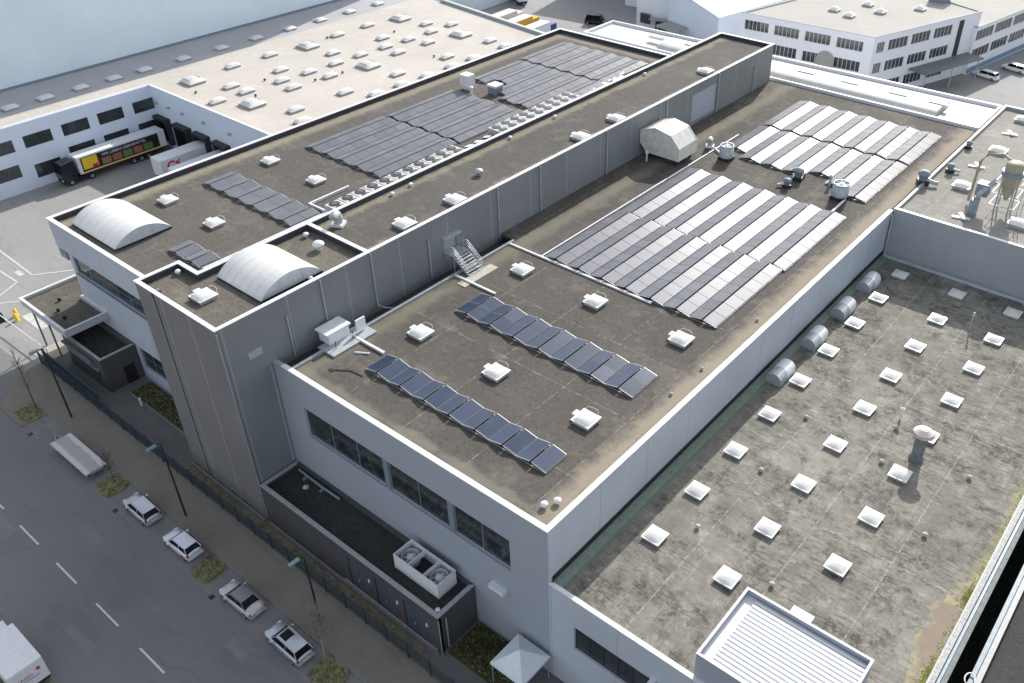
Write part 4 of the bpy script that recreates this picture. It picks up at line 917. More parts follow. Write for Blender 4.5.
# boxes on the left roof
tag(MB().box(-91.6,-89.9,88.2,89.6,15.9,17.6).box(-91.3,-90.2,88.4,89.4,15.4,15.9).build('ventilation_box', 'white_metal'), 'tall white ventilation box between the left roof solar blocks', 'ventilation unit')
r = thing('ventilation_box', 'blue and white ventilation box in the cutout of the left roof array', 'ventilation unit', (-86.3,90,15.4)); MB().box(-87.1,-85.6,89.3,90.8,15.4,16.5).build('body', 'blue_steel', r); MB().box(-87.2,-85.5,89.2,90.9,16.5,16.8).build('lid', 'white_metal', r)
tag(MB().tube([(-88.6,87.4,15.4),(-88.6,87.4,16.4)], .2, 8).lathe((-88.6,87.4,16.4), [(.3,0),(.3,.2),(.03,.35)], 12).build('vent_pipe', 'white_metal'), 'small white vent beside the tall white ventilation box', 'vent')
def mush(x, y, z, label, s=1, mat='white_metal'):
    tag(MB().lathe((x,y,z), [(.14*s,0),(.14*s,.18*s),(.27*s,.2*s),(.29*s,.32*s),(.18*s,.42*s),(.02,.46*s)], 14).build('vent_pipe', mat), label, 'vent')
mush(-62.2,40.6,20.75,'larger white mushroom vent behind the tower barrel skylight',1.9)
mush(-65.0,41.3,20.75,'tiny white vent pair by the strip divider on the tower roof',1.0)
mush(-65.2,34.6,20.75,'small white vent left of the tower barrel skylight',1.1)
mush(-68.3,30.2,20.75,'small pale vent in the rear left corner of the tower roof',1.0)
mush(-58.5,36.8,20.75,'low white vent right of the tower barrel skylight by the parapet',.8)
mush(-61.4,60.9,20.85,'dark capped vent on the raised strip behind the second skylight',1.6,'galv')
for i, (x, y) in enumerate(((-65.0,52.0),(-65.1,54.6),(-65.2,70),(-65.2,78),(-65.3,97))): mush(x,y,20.85,'tiny white vent on the raised strip, left parapet, %s from the tower' % ORD[i],.8)
for i, (x, y) in enumerate(((-57.95,50.2),(-57.95,71.5),(-57.95,89.5),(-58.0,100.4))): mush(x,y,20.85,'tiny white vent on the raised strip, right parapet, %s from the tower' % ORD[i],.7)
mush(-28.75,32.75,15.8,'pale round vent cap in the middle roof front corner, left one',1.0); mush(-28.25,33.6,15.8,'pale round vent cap in the middle roof front corner, right one',1.0)
for i, (x, y) in enumerate(((-28.6,48.5),(-28.4,52.9),(-28.3,62.2))): mush(x,y,15.8,'small vent on the sandy strip along the right parapet, %s from the front' % ORD[i],.55,'grey_plaster')
for i, (x, y) in enumerate(((-21.6,42.2),(-14.6,40.9),(-13.5,57.7),(-20.9,58.9),(-14.2,62.5),(-7.2,60.4),(-20.8,50.6),(-7.8,52.2))): mush(x,y,10.4,'small pale vent stub among the skylights of the low roof, %s in the set' % ORD[i],.75,'curb')
rp = random.Random(3)
for i in range(9): mush(-136+rp.uniform(-4,24), 70+i*5.2, 10.2, 'small dark vent stub on the pale courtyard roof, %s from the front' % ORD[i], .8, 'dark_metal')
# chimney on the low roof
r = thing('roof_chimney', 'grey round chimney with rusty wide cap on the low roof', 'chimney', (-11.45,60.0,10.4))
MB().lathe((-11.45,60,10.4), [(.6,0),(.6,.3),(.48,.35),(.48,2.4)], 22).build('stack', 'stack_grey', r)
MB().lathe((-11.45,60,12.8), [(.48,0),(.85,.3),(.9,.42),(.8,.5)], 22).build('collar', 'rust', r)
MB().lathe((-11.45,60,13.35), [(.8,0),(.35,.3),(.02,.38)], 22).build('cap', 'cream_metal', r)
tag(MB().tube([(-14.4,63.9,10.4),(-14.4,63.9,11.5)], .1, 8).lathe((-14.4,63.9,11.5), [(.2,0),(.2,.12),(.02,.25)], 10).build('vent_pipe', 'white_metal'), 'thin white-capped pipe behind the rusty chimney on the low roof', 'vent')
tag(MB().tube([(-14.2,81.2,10.4),(-14.2,81.2,12.6)], .06, 8).lathe((-14.2,81.2,12.2), [(.15,0),(.15,.12),(.02,.2)], 10).build('antenna_mast', 'galv'), 'thin metal mast in the shaded part of the low roof', 'mast')
# domed side vents along the tall wall
def sidevent():
    r = thing('domed_ventilator', '', 'ventilation unit', world=False)
    n = 12; 
    for ya, yb, mt, nm_ in ((0,1.4,'galv','housing'),(1.4,2.9,'white_metal','cover')):
        P = [(-.78*math.cos(math.pi*i/n), .45+.72*math.sin(math.pi*i/n)) for i in range(n+1)]; P = [(-.78,0)]+P+[(.78,0)]; k = len(P)
        m = MB(); m.add([(x,ya,z) for x,z in P]+[(x,yb,z) for x,z in P], [tuple(range(k)), tuple(range(2*k-1,k-1,-1))]+[(i, k+i, k+i+1, i+1) for i in range(k-1)], 0, False); m.build(nm_, mt, r)
    return r
pr = sidevent(); u1 = [False]
for q, y in enumerate((61.3,68.3,74.9,81.2)): place(pr, u1, -25.5, y, 10.4, 'half-round ventilator at the foot of the tall wall, %s from the front' % ORD[q], 'half-round ventilators on the low roof')
# air unit by trench
r = thing('cooling_unit', 'white split cooling unit over the trench at the front of the middle roof', 'air conditioner', (-55.8,36.6,15.8))
MB().obox((-56.9,35.2,17.0), (1.7,0,0), (0,2.6,0), (0,0,.15)).box(-56.7,-55.3,35.4,37.6,16.0,17.0).build('body', 'white_metal', r)
MB().box(-55.0,-54.85,38.1,39.1,16.2,17.3).build('side_panel', 'white_metal', r)
MB().box(-56.0,-53.8,34.6,39.4,15.82,15.98).build('platform', 'galv', r)
for y in (35.5,37.4): MB().tube([(-54.6,y,15.9),(-54.6,y,16.7)], .04, 6).build('leg', 'dark_metal', r)
# steel stair from door to roof
r = thing('steel_stair', 'grey steel stair with railings from the raised strip door over the trench', 'stairs', (-56,51.8,15.8))
m = MB(); m.box(-57.35,-55.9,51.3,53.3,17.2,17.28)
for q in range(7): m.box(-55.9+q*.28,-55.62+q*.28,51.35,53.25,17.05-q*.2,17.1-q*.2)
m.build('step', 'galv', r)
for y in (51.3,53.25):
    m = MB(); m.obox((-55.9,y,16.95), (1.98,0,-1.4), (0,.06,0), (0,0,.25)); m.build('stringer', 'galv', r)
    m = MB()
    for h in (.45,.75,1.05): m.tube([(-57.3,y,17.25+h),(-55.9,y,17.25+h),(-54.0,y,15.8+h)], .03, 6)
    for x, z in ((-57.2,17.2),(-56.5,17.2),(-55.9,17.2),(-55.2,16.7),(-54.6,16.25),(-54.05,15.8)): m.tube([(x,y,z),(x,y,z+1.08)], .025, 6)
    m.build('railing', 'alu', r)
for y in (51.35,53.2): MB().tube([(-56.0,y,14.95),(-56.0,y,17.2)], .05, 6).build('post', 'galv', r)
tag(MB().box(-54.0,-52.9,49.6,54.3,15.805,15.86).build('paving_slab', 'light_concrete'), 'pale slabs on the roof at the foot of the steel stair', 'slab')
# silo
r = thing('dust_silo', 'beige cone-bottomed dust silo on legs with pipework at the right edge', 'silo', (-17.4,97.5,15.8))
sx, sy = -17.6, 98.0
MB().lathe((sx,sy,17.2), [(.22,0),(1.0,2.2),(1.0,2.9)], 24).build('cone', 'silo', r)
MB().lathe((sx,sy,20.1), [(1.15,0),(1.15,.5)], 24).build('blue_band', 'blue_steel', r)
MB().lathe((sx,sy,20.6), [(.95,0),(.95,.8),(.75,1.0),(.2,1.1)], 24).build('drum', 'silo', r)
for a in range(4):
    t = math.pi/4+a*math.pi/2; x, y = sx+1.0*math.cos(t), sy+1.0*math.sin(t); MB().tube([(x,y,15.8),(x,y,20.2)], .09, 8).build('leg', 'galv', r)
m = MB(); m.tube([(sx-.5,sy+.3,21.5),(sx-1.6,sy+.8,21.8),(sx-3.0,sy+.3,21.6),(sx-3.5,sy-.2,20.9),(sx-3.6,sy-.6,16.2)], .16, 10); m.build('duct', 'silo', r)
m = MB(); m.tube([(sx-2.4,sy-2.6,16),(sx-2.3,sy-2.2,18.0),(sx-1.3,sy-.8,19.4)], .32, 12); m.build('feed_pipe', 'galv', r)
MB().box(sx-2.9,sx-1.6,sy-1.8,sy-.6,17.6,19.0).build('fan_box', 'blue_steel', r)
MB().box(sx-2.8,sx-2.0,sy-3.3,sy-2.4,15.8,17.6).build('motor_box', 'blue_steel', r)
m = MB(); 
for z in (16.8,18.2,19.4): ring(m, [(sx-1.3,sy-1.3),(sx+1.3,sy-1.3),(sx+1.3,sy+1.3),(sx-1.3,sy+1.3)], 0, .06, z, z+.06)
m.tube([(sx+1.6,sy-.5,15.8),(sx+1.6,sy-.5,21)], .05, 6); m.tube([(sx+2.0,sy-.5,15.8),(sx+2.0,sy-.5,21)], .05, 6)
for q in range(14): m.tube([(sx+1.6,sy-.5,16.1+q*.35),(sx+2.0,sy-.5,16.1+q*.35)], .025, 5)
m.build('ladder', 'galv', r)
for i, (x, y, t) in enumerate(((-20.6,93.6,'near the grey wall'),(-23.6,107.8,'behind the small dark fan'),(-23.5,120.5,'at the far left corner'))):
    r = thing('foldable_trestle', 'low white crossed foot on the pale rear roof '+t, 'pipe support', (x,y,15.8)); m = MB(); m.obox((x-.9,y-.3,15.82), (1.8,.5,0), (.1,-.35,0), (0,0,.15)); m.obox((x-.5,y+.5,15.98), (.9,-1.2,0), (.3,.2,0), (0,0,.12)); m.build('cross', 'white_metal', r)

# ------------------------------------------------------------------ vehicles
def loft(mb, secs, mi=0, smooth=True, close=True):
    n = len(secs[0]); vs = [v for s in secs for v in s]
    fs = [(i*n+k, i*n+(k+1)%n, (i+1)*n+(k+1)%n, (i+1)*n+k) for i in range(len(secs)-1) for k in range(n)]
    mb.add(vs, fs, mi, smooth); mb.add(secs[0], [tuple(range(n-1,-1,-1))], mi); mb.add(secs[-1], [tuple(range(n))], mi)
def wheel(root, x, y, r=.32, w=.22, name='wheel'):
    o = MB().lathe((x,y-w/2,r), [(r*.85,0),(r,.03),(r,w-.03),(r*.85,w)], 20, axis='y').build(name, 'tyre', root)
    s = 1 if y > 0 else -1
    q = MB().lathe((x,y+(w/2+.0 if s > 0 else -w/2-.01),r), [(r*.62,0),(r*.62,.012)], 14, axis='y').build('rim', 'rim', o)
def make_car(label, L, W, H, paint, kind='hatch', loc=(0,0,0), rz=0, group='cars parked along the kerb', roofcol=None, sunroof=False):
    """front towards -x"""
    r = thing('parked_car', label, 'car', loc, rz, group, world=False)
    hw = W/2; h = L/2
    def sec(x, zb, zt, w, crown=.04):   # lower body section
        return [(x,-w*.9,zb),(x,-w,zb+.18),(x,-w,zt-.18),(x,-w*.93,zt-.04),(x,-w*.5,zt+crown*.6),(x,0,zt+crown),(x,w*.5,zt+crown*.6),(x,w*.93,zt-.04),(x,w,zt-.18),(x,w,zb+.18),(x,w*.9,zb)]
    belt = .92 if H > 1.45 else .88
    st = [(-h,.30,.60,hw*.68),(-h+.08,.22,.68,hw*.88),(-h+.35,.2,.76,hw*.97),(-h+1.05,.2,belt-.04,hw),(-.1,.2,belt,hw),(h-.9,.2,belt+.04,hw)]
    if kind == 'sedan': st += [(h-.35,.22,belt+.0,hw*.97),(h-.08,.25,belt-.1,hw*.9),(h,.32,belt-.25,hw*.8)]
    else: st += [(h-.3,.22,belt+.03,hw*.97),(h-.06,.25,belt-.02,hw*.92),(h,.32,.72,hw*.86)]
    b = MB(); loft(b, [sec(*s) for s in st]); b.build('body', paint, r)
    # greenhouse
    x0 = -h+1.0; x3 = h-.12 if kind != 'sedan' else h-.62
    x1 = x0+.75; x2 = x3-(.35 if kind != 'sedan' else .65)
    def gs(x, z, w): return [(x,-w,z-.35),(x,-w,z),(x,w,z),(x,w,z-.35)]
    g = MB(); zb = belt-.05; top = H-.06
    lo = [(x0,-hw*.86,zb),(x3,-hw*.84,zb+.04),(x3,hw*.84,zb+.04),(x0,hw*.86,zb)]; hi = [(x1,-hw*.66,top),(x2,-hw*.66,top),(x2,hw*.66,top),(x1,hw*.66,top)]
    g.add(lo+hi, [(0,1,5,4),(1,2,6,5),(2,3,7,6),(3,0,4,7),(4,5,6,7)]); g.build('window_glass', 'car_glass', r)
    t = MB(); n = 5; vs = []
    for i in range(n+1):
        for j in range(n+1):
            u_ = i/n; v_ = -1+2*j/n; x = x1-.06+(x2-x1+.14)*u_
            vs.append((x, v_*hw*.68, top+.01+.05*(1-abs(v_)**3)*(1-abs(2*u_-1)**4)))
    t.add(vs, [(i*(n+1)+j, (i+1)*(n+1)+j, (i+1)*(n+1)+j+1, i*(n+1)+j+1) for i in range(n) for j in range(n)], 0, True)
    for s in (-1,1):
        t.tube([(x0+.0,s*hw*.87,zb),(x1,s*hw*.68,top),(x2,s*hw*.68,top),(x3,s*hw*.85,zb+.04)], .035, 6)
        t.tube([((x1+x2)/2,s*hw*.68,top),((x1+x2)/2+.05,s*hw*.87,zb)], .03, 6)
    t.build('roof_panel', roofcol or paint, r)
    if sunroof: MB().box(x1+.1,x1+.95,-hw*.48,hw*.48,top+.055,top+.07).build('sunroof', 'car_glass', r)
    for xw in (-h+.78, h-.75):
        for s in (-1,1): wheel(r, xw, s*(hw-.10))
    for s in (-1,1):
        MB().box(-h+.10,-h+.42,s*hw*.62-.17,s*hw*.62+.17,.62,.725).build('headlight', 'lamp_glass', r)
        MB().box(h-.12,h+.012,s*hw*.80-.08,s*hw*.80+.08,.66,.92 if kind != 'sedan' else .78).build('taillight', 'red_light', r)
        MB().box(x0+.35,x0+.55,s*(hw+.10)-.09,s*(hw+.10)+.09,belt-.02,belt+.12).build('wing_mirror', paint, r)
    MB().box(h+.0,h+.02,-.26,.26,.45,.56).build('number_plate', 'white_metal', r)
    MB().box(h-.2,h+.05,-hw*.85,hw*.85,.24,.44).build('bumper', paint, r)
    return r
make_car('silver hatchback with dark glass, leftmost car of the kerb row', 4.3, 1.78, 1.45, 'silver', 'hatch', (-67.25,20.2,0), R(-1))
make_car('very light small hatchback beside the second street lamp', 4.0, 1.72, 1.46, 'silver_light', 'hatch', (-60.5,20.2,0), R(1))
make_car('beige saloon with dark roof parked right of the second tree bed', 4.4, 1.76, 1.40, 'beige_car', 'sedan', (-51.3,20.0,0), R(1), roofcol='car_roof_grey')
make_car('silver estate with open sunroof glass, rightmost car of the kerb row', 4.5, 1.82, 1.52, 'silver', 'estate', (-44.75,19.85,0), R(-1), sunroof=True)
make_car('white estate parked in the office shade, nearest the vaulted hall', 5.0, 1.9, 1.55, 'white_car', 'estate', (-44.2,188.2,0), R(-14), group='cars parked by the office')
make_car('white car parked beside the estate at the office wing, partly cut by the frame', 5.0, 1.9, 1.55, 'white_car', 'estate', (-41.0,196,0), R(-14), group='cars parked by the office')
make_car('black van-like car in the shaded yard before the gate house', 5.4, 2.1, 2.2, 'truck_black', 'estate', (-127,167.6,0), R(200), group='cars in the far yard')
# flatbed trailer
r = thing('flatbed_trailer', 'parked trailer with long white board deck by the first tree bed', 'trailer', (-78.5,20.0,0), 0, world=False)
MB().box(-3.55,3.55,-1.03,1.03,.82,.95).build('deck', 'boards', r)
MB().box(-3.5,3.5,-1.0,1.0,.6,.815).build('chassis', 'galv', r)
for x in (.2,1.0):
    for s in (-1,1): wheel(r, x, s*.82, .3, .2)
MB().tube([(-3.5,-.5,.65),(-4.9,0,.6)], .05, 6).tube([(-3.5,.5,.65),(-4.9,0,.6)], .05, 6).build('drawbar', 'galv', r)
MB().tube([(-4.7,0,.1),(-4.7,0,.9)], .06, 8).lathe((-4.7,-.06,.14), [(.14,0),(.14,.12)], 12, axis='y').build('jockey_wheel', 'rim', r)
for s in (-1,1): MB().box(3.5,3.58,s*.8-.15,s*.8+.15,.62,.75).build('taillight', 'red_light', r)
# text helper
def text_mesh(txt, size, name, mat, root, mw, extr=.004, bold=0.0):
    cu = bpy.data.curves.new(name, 'FONT'); cu.body = txt; cu.size = size; cu.extrude = extr; cu.offset = bold; cu.align_x = 'CENTER'; cu.align_y = 'CENTER'
    t = bpy.data.objects.new('tmp', cu); COL.objects.link(t); bpy.context.view_layer.update()
    me = bpy.data.meshes.new_from_object(t.evaluated_get(bpy.context.evaluated_depsgraph_get())); bpy.data.objects.remove(t)
    me.materials.clear(); me.materials.append(M[mat]); o = bpy.data.objects.new(name, me); COL.objects.link(o); o.parent = root; o.matrix_local = mw; return o
def side_mat(pos_, rz):  # text standing upright on a side whose outward normal is rotated rz from -y
    return Matrix.Translation(pos_) @ Matrix.Rotation(rz, 4, 'Z') @ Matrix.Rotation(R(90), 4, 'X')
# box van bottom-left
r = thing('box_van', 'white box van with red and blue lettering cut by the lower left corner', 'van', (-58.9,5.45,0), 0, world=False)
MB().box(-2.35,2.35,-1.28,1.28,.75,2.95).build('cargo_box', 'white_metal', r)
m = MB(); m.box(2.35,2.39,-1.2,-.02,.8,2.85); m.box(2.35,2.39,.02,1.2,.8,2.85); m.build('rear_door', 'white_metal', r)
MB().box(-2.36,2.36,-1.2,1.2,.5,.745).build('chassis', 'dark_metal', r)
MB().box(-4.1,-2.4,-1.0,1.0,.5,2.1).build('cab', 'white_metal', r)
for x in (-3.5,1.4):
    for s in (-1,1): wheel(r, x, s*1.0, .36, .25)
text_mesh('CARGO', .42, 'lettering', 'red', r, side_mat((2.40,-.45,1.9), R(90)))
MB().box(2.392,2.402,-1.0,.7,1.55,1.6).build('blue_stripe', 'truck_blue', r)
MB().lathe((2.395,.75,2.15), [(.17,0),(.17,.01)], 6, axis='x').build('red_mark', 'red', r)
# articulated lorry in the courtyard (cab towards -y)
r = thing('articulated_lorry', 'black tractor with long trailer showing food pictures, backed to the dock', 'lorry', (-140.15,51.2,0), 0, world=False)
MB().box(-1.28,1.28,0,14.6,1.25,4.0).build('trailer_box', 'white_metal', r)
MB().box(-1.0,1.0,.6,14.5,.9,1.245).build('chassis', 'dark_metal', r)
s = MB().box(1.285,1.30,.5,13.4,1.5,3.75).build('side_banner', 'black', r)
MB().box(1.302,1.308,.7,3.1,1.8,3.65).build('yellow_square', 'yellow', r)
MB().box(1.309,1.312,2.1,3.0,1.75,2.3).build('red_badge', 'crimson', r)
for k_, mt in enumerate(('food_brown','food_red','food_green','food_red','food_green')): MB().box(1.302,1.308,3.7+1.75*k_,5.2+1.75*k_,1.7,2.75).build('food_picture', mt, r)
text_mesh('WIR LIEBEN LEBENSMITTEL', .62, 'lettering', 'white_metal', r, side_mat((1.31,7.6,3.25), R(90)))
MB().box(1.285,1.31,.2,14.3,1.28,1.42).build('yellow_stripe', 'yellow', r)
m = MB(); m.add([(-1.22,-2.6,.9),(1.22,-2.6,.9),(1.22,-.45,.9),(-1.22,-.45,.9),(-1.18,-2.75,2.0),(1.18,-2.75,2.0),(-1.1,-2.3,3.5),(1.1,-2.3,3.5),(-1.1,-.5,3.75),(1.1,-.5,3.75)],
    [(0,1,5,4),(4,5,7,6),(6,7,9,8),(1,2,9,7,5),(3,0,4,6,8),(2,3,8,9)]); m.build('cab', 'truck_black', r)
MB().obox((-1.0,-2.74,2.1), (2.0,0,0), (0,.36,1.15), (0,-.02,.01)).build('windscreen', 'car_glass', r)
MB().box(-1.15,1.15,-2.7,.9,.55,.9).build('bumper', 'truck_black', r)
for s_ in (-1,1): MB().box(s_*.85-.2,s_*.85+.2,-2.76,-2.7,.95,1.15).build('headlight', 'lamp_glass', r)
def bigwheel(root, x, y, rr=.5):
    o = MB().lathe((x-.15,y,rr), [(rr*.85,0),(rr,.04),(rr,.26),(rr*.85,.3)], 20, axis='x').build('wheel', 'tyre', root)
    MB().lathe((x+(.15 if x > 0 else -.17),y,rr), [(rr*.55,0),(rr*.55,.015)], 14, axis='x').build('rim', 'rim', o)
for y in (-1.6,1.6,8.6,9.9,11.2):
    for x in (-1.08,1.08): bigwheel(r, x, y)
# white trailers at the docks
r = thing('white_trailer', 'white dock trailer with crimson letter logo beside the black lorry', 'trailer', (-129.1,58.6,0), 0, world=False)
MB().box(-1.45,1.45,0,8.3,1.2,4.0).build('trailer_box', 'white_metal', r); MB().box(-1.1,1.1,.3,8.2,.8,1.195).build('chassis', 'dark_metal', r)
text_mesh('C', 2.0, 'crimson_letter', 'crimson', r, side_mat((1.46,1.6,2.75), R(90)), .006, .06); text_mesh('<', 1.6, 'crimson_arrow', 'crimson', r, side_mat((1.46,2.75,2.95), R(90)), .006, .06)
MB().box(1.455,1.462,1.0,2.9,1.75,1.85).build('grey_line', 'galv', r)
for y in (5.2,6.4):
    for x in (-1.05,1.05): bigwheel(r, x, y, .45)
r = thing('white_trailer', 'plain white dock trailer mostly hidden by the dark roof parapet', 'trailer', (-123.5,58.2,0), 0, world=False)
MB().box(-1.35,1.35,0,8.8,1.2,4.0).build('trailer_box', 'white_metal', r); MB().box(-1.1,1.1,.3,8.7,.8,1.195).build('chassis', 'dark_metal', r)
for y in (5.6,6.8):
    for x in (-1.05,1.05): bigwheel(r, x, y, .45)
def lorry(label, loc, rz, L, side, cab, name='parked_lorry'):
    r = thing(name, label, 'lorry', loc, rz, 'lorries in the far yard', world=False)
    MB().box(-1.27,1.27,0,L,1.1,3.9).build('cargo_box', 'white_metal', r)
    m = MB(); m.box(1.275,1.3,.1,L-.1,1.2,3.8); m.box(-1.3,-1.275,.1,L-.1,1.2,3.8); m.box(-1.2,1.2,L+.005,L+.02,1.2,3.8); m.build('side_panel', side, r)
    m = MB(); m.box(-1.15,1.15,L+.4,L+2.4,.9,3.1); m.build('cab', cab, r); MB().box(-1.0,1.0,L+2.4,L+2.43,1.9,2.8).build('windscreen', 'car_glass', r)
    MB().box(-1,1,0,L+2.3,.6,1.09).build('chassis', 'dark_metal', r)
    for y in (1.5,2.7,L+1.6):
        for x in (-1.05,1.05): bigwheel(r, x, y, .48)
lorry('white lorry with blue cab, front one in the far yard', (-128.6,140.0,0), R(3), 12.0, 'white_metal', 'truck_blue')
lorry('lorry with orange yellow side, second in the far yard', (-134.5,139.0,0), R(3), 14.0, 'orange', 'orange')
lorry('white lorry furthest left in the far yard, beside the orange one', (-140.0,140.0,0), R(3), 14, 'white_metal', 'white_car')
lorry('white lorry behind the others by the blue hall', (-150,168,0), R(62), 12.5, 'white_metal', 'white_car')

# ------------------------------------------------------------------ street furniture and trees
def lamp(x, y, label, h=9.0):
    r = thing('street_lamp', label, 'street lamp', (x,y,0), 0, 'street lamps along the pavement', world=False)
    MB().tube([(0,0,0),(0,0,2.5),(0,0,h)], [.11,.10,.06], 10).build('pole', 'dark_metal', r)
    MB().tube([(0,0,h-.05),(0,-.2,h+.08),(0,-.45,h+.1)], .05, 8).build('arm', 'dark_metal', r)
    MB().box(-.16,.16,-1.3,-.4,h+.05,h+.2).build('lamp_head', plain('lamp_green', (.16,.27,.29), .5) if 'lamp_green' not in bpy.data.materials else bpy.data.materials['lamp_green'], r)
lamp(-85.5,22.6,'tall dark street lamp at the left by the yard entrance'); lamp(-63.7,22.4,'tall dark street lamp beside the light hatchback'); lamp(-43.9,22.4,'tall dark street lamp by the light leafless tree')
# mesh fence
r = thing('mesh_fence', 'dark green blue metal fence along the pavement in front of the factory', 'fence', (-60,25,0))
m, nt, b = newmat('fence_mesh')
b.inputs['Base Color'].default_value = (.035,.055,.075,1); b.inputs['Roughness'].default_value = .5
M['fence_mesh'] = m
mb = MB()
x = -97.0
while x < 40:
    mb.box(x,x+.022,24.99,25.01,.2,1.95); x += .11
for z in (.25,.62,1.0,1.38,1.76,1.94): mb.box(-97,40,24.975,24.99,z,z+.035)
mb.build('mesh_panel', 'fence_mesh', r)
x = -97.0
while x < -20:
    MB().box(x-.04,x+.04,24.93,25.05,0,2.1).build('post', 'fence_mesh', r); x += 2.52
# dense barrier panels near entrance
r = thing('sliding_gate', 'dark sliding gate panel standing before the mossy annex', 'gate', (-91,25.5,0))
mb = MB(); x = -97
while x < -84.5: mb.box(x,x+.07,25.4,25.44,.15,1.9); x += .11
mb.box(-97,-84.5,25.35,25.5,1.9,1.98); mb.box(-97,-84.5,25.35,25.5,.1,.2); mb.build('bar_panel', 'fence_mesh', r)
MB().box(-96.5,-87.5,25.55,25.62,1.2,1.25).build('rail', 'galv', r)
r = thing('barrier_arm', 'white raised-edge barrier arm across the yard entrance', 'barrier', (-109,26,0))
MB().box(-109.8,-109.2,25.7,26.3,0,1.15).build('cabinet', 'dark_metal', r)
MB().tube([(-109.3,26,1.05),(-97.9,26.2,1.0)], .06, 8).build('arm', 'white_metal', r)
MB().tube([(-98.0,26.2,0),(-98.0,26.2,.95)], .05, 8).build('post', 'galv', r)
r = thing('plastic_barrier', 'small yellow plastic bollards beside the barrier cabinet', 'bollard', (-109.6,28,0))
for dx in (0,1.1): MB().lathe((-109.4+dx,27.7-dx*.4,0), [(.35,0),(.22,.2),(.18,.9),(.05,1.0)], 10).build('cone', 'yellow' , r)
def tree(loc, h, label, mat, lean=(0,0), n=60, spread=1.6, seed=1, tr=.11):
    rr = random.Random(seed); r = thing('bare_tree', label, 'tree', loc, 0, 'leafless street trees', world=False)
    tp = [(0,0,0),(lean[0]*.3,lean[1]*.3,h*.35),(lean[0]*.7,lean[1]*.7,h*.7),(lean[0],lean[1],h)]
    MB().tube(tp, [tr,tr*.75,tr*.45,tr*.15], 8).build('trunk', mat, r)
    m = MB()
    for i in range(n):
        t = rr.uniform(.3,.97); k = min(2, int(t*3)); f = t*3-k; p = Vector(tp[k]).lerp(Vector(tp[k+1]), f)
        a = rr.uniform(0, 6.28); L = spread*(1.15-t)*rr.uniform(.6,1.3)+.3; d = Vector((math.cos(a), math.sin(a), rr.uniform(.5,1.2))).normalized()
        q = p+d*L*.55; e = q+(d+Vector((0,0,.35))).normalized()*L*.6
        m.tube([p,q,e], [.035*(1.1-t)+.008,.016,.005], 5, caps=False)
        for _ in range(4):
            s0 = p.lerp(e, rr.uniform(.3,.9)); dd = (d+Vector((rr.uniform(-.9,.9),rr.uniform(-.9,.9),rr.uniform(0,.6)))).normalized()
            m.tube([s0, s0+dd*L*.35], [.010,.004], 4, caps=False)
    m.build('crown', mat, r)
tree((-89.6,20.9,.12), 8.2, 'thin leafless tree in the left tree bed by the first lamp', 'bark', (.1,.1), 26, 1.1, 2, .09)
tree((-72.9,20.5,.12), 3.6, 'small leafless tree in the bed behind the flatbed trailer', 'bark', (-.3,.2), 34, .9, 3, .07)
tree((-56.5,20.5,.12), 2.2, 'very young leafless tree in the bed between the two pairs of cars', 'bark', (.1,.1), 22, .7, 4, .05)
tree((-41.6,20.9,.12), 5.6, 'pale leafless tree with dense twigs beside the rightmost kerb car', 'bark_light', (-.5,.4), 110, 1.7, 5, .11)
# shrubs by the entrance
def shrub(x, y, s, label):
    rr = random.Random(int(x*10)); r = thing('low_shrub', label, 'shrub', (x,y,.12)); m = MB()
    for _ in range(260):
        a = rr.uniform(0,6.28); q = s*rr.random()**.5; hh = rr.uniform(0,.9*s)*(1-q/s*.6); c = Vector((x+q*math.cos(a), y+q*math.sin(a), .15+hh)); u_ = Vector((rr.uniform(-1,1),rr.uniform(-1,1),rr.uniform(-1,1))).normalized()*.09; v_ = Vector((rr.uniform(-1,1),rr.uniform(-1,1),rr.uniform(-1,1))).normalized()*.06
        m.add([c-u_, c+v_, c+u_, c-v_], [(0,1,2,3)])
    m.build('foliage', 'dark_grass' if x > -60 else 'grass', r)
shrub(-32.6,29.3,.9,'low dark shrub on the lawn left of the white canopy'); shrub(-31.0,30.2,.7,'smaller dark shrub against the wall left of the white canopy'); shrub(-75.5,29.9,.8,'low shrub on the lawn left of the stair tower'); shrub(-72.3,29.7,.9,'low shrub nearest the stair tower on its lawn')
tag(MB().tube([(-81.5,28.2,0),(-81.5,28.2,1.1)], .12, 8).build('bollard_light', 'white_metal'), 'short white bollard light beside the lawn near the porch block', 'bollard light')
# climbing cable ladder on the tower front recess
tag(MB().tube([(-66.55,26.75,.4),(-66.55,26.75,20.8)], .03, 6).build('lightning_rod', 'galv'), 'thin lightning conductor down the tower front joint', 'cable')
# moss clumps by gutter
m = MB(); rr = random.Random(9)
for _ in range(1500):
    y = rr.choice([rr.gauss(48.6,.5), rr.gauss(40.6,.9), rr.uniform(38,62)]); x = -3.2-abs(rr.gauss(0,.22)); c = Vector((x,y,10.405)); s = rr.uniform(.02,.06)
    m.add([c+Vector((-s,-s,0)), c+Vector((s,-s,0)), c+Vector((0,s,0)), c+Vector((0,0,s*.8))], [(0,1,3),(1,2,3),(2,0,3)])
o = m.build('moss', 'moss'); tag(o, 'yellow green moss cushions along the gutter of the low roof', 'moss', kind='stuff')
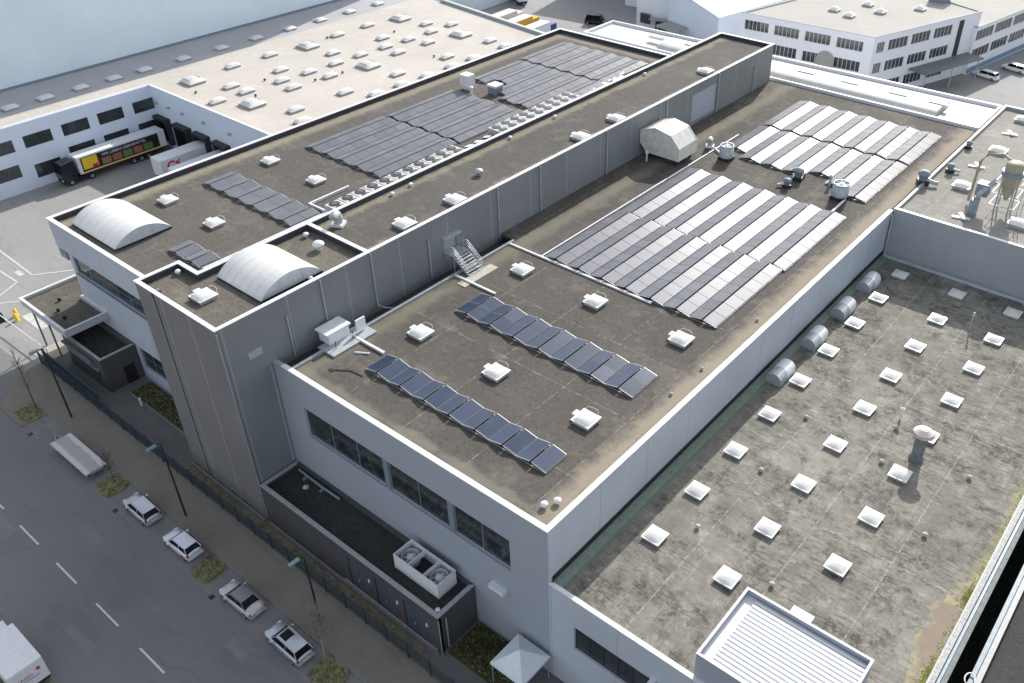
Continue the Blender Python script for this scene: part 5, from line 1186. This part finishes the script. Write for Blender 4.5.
# loose patch & debris on the middle roof front
m = MB(); m.obox((-52.4,33.5,15.805), (1.3,.9,0), (-.1,.15,0), (0,0,.05)); m.obox((-51.2,34.3,15.806), (1.2,.1,0), (0,.12,0), (0,0,.06)); m.obox((-52.9,33.2,15.805), (.5,.1,0), (0,.3,0), (0,0,.04)); tag(m.build('roof_patch', 'dark_metal'), 'dark torn membrane lines near the front left solar row', 'roof damage')
tag(MB().tube([(-53.0,36.2,15.86),(-51.9,36.9,15.86)], .09, 8).build('loose_pipe', 'white_metal'), 'short white pipe lying near the front left corner of the middle roof', 'pipe')
for o in bpy.data.objects:
    if '_o' in o: del o['_o']

# ------------------------------------------------------------------ camera, light, world
cam = bpy.data.cameras.new('camera'); co = bpy.data.objects.new('camera', cam); COL.objects.link(co); sc.camera = co
cam.sensor_width = 36; cam.lens = 889.42*36/1024; cam.clip_start = .5; cam.clip_end = 3000
cam.shift_x = -(577.05-512)/1024; cam.shift_y = (320.1-341.5)/1024
m3 = Matrix(((.78315781,-.35728785,.5089295),(.62181539,.4459344,-.64380752),(.00307543,.82066308,.5714041)))
co.matrix_world = Matrix.Translation((0,0,62)) @ m3.to_4x4()
S = Vector((-.39,1.55,1.0)).normalized(); el = math.asin(S.z); az = math.atan2(S.x, S.y)
sun = bpy.data.lights.new('sun', 'SUN'); so = bpy.data.objects.new('sun', sun); COL.objects.link(so)
sun.energy = 3.3; sun.angle = R(.55); sun.color = (1,.965,.92); so.rotation_euler = S.to_track_quat('Z', 'Y').to_euler(); so.location = (0,0,100)
w = bpy.data.worlds.new('World'); sc.world = w; w.use_nodes = True; nt = w.node_tree
sky = nt.nodes.new('ShaderNodeTexSky'); sky.sky_type = 'NISHITA'; sky.sun_disc = False; sky.sun_elevation = el; sky.sun_rotation = az % (2*math.pi)
sky.dust_density = 1.6; sky.air_density = 1.0; sky.ozone_density = 1.0
bg = nt.nodes['Background']; bg.inputs['Strength'].default_value = .15; hs = nt.nodes.new('ShaderNodeHueSaturation'); hs.inputs['Saturation'].default_value = .45; nt.links.new(sky.outputs[0], hs.inputs['Color']); nt.links.new(hs.outputs[0], bg.inputs['Color'])
sc.render.resolution_x = 1024; sc.render.resolution_y = 683
sc.view_settings.view_transform = 'Standard'; sc.view_settings.look = 'None'; sc.view_settings.gamma = 1; sc.view_settings.exposure = .73
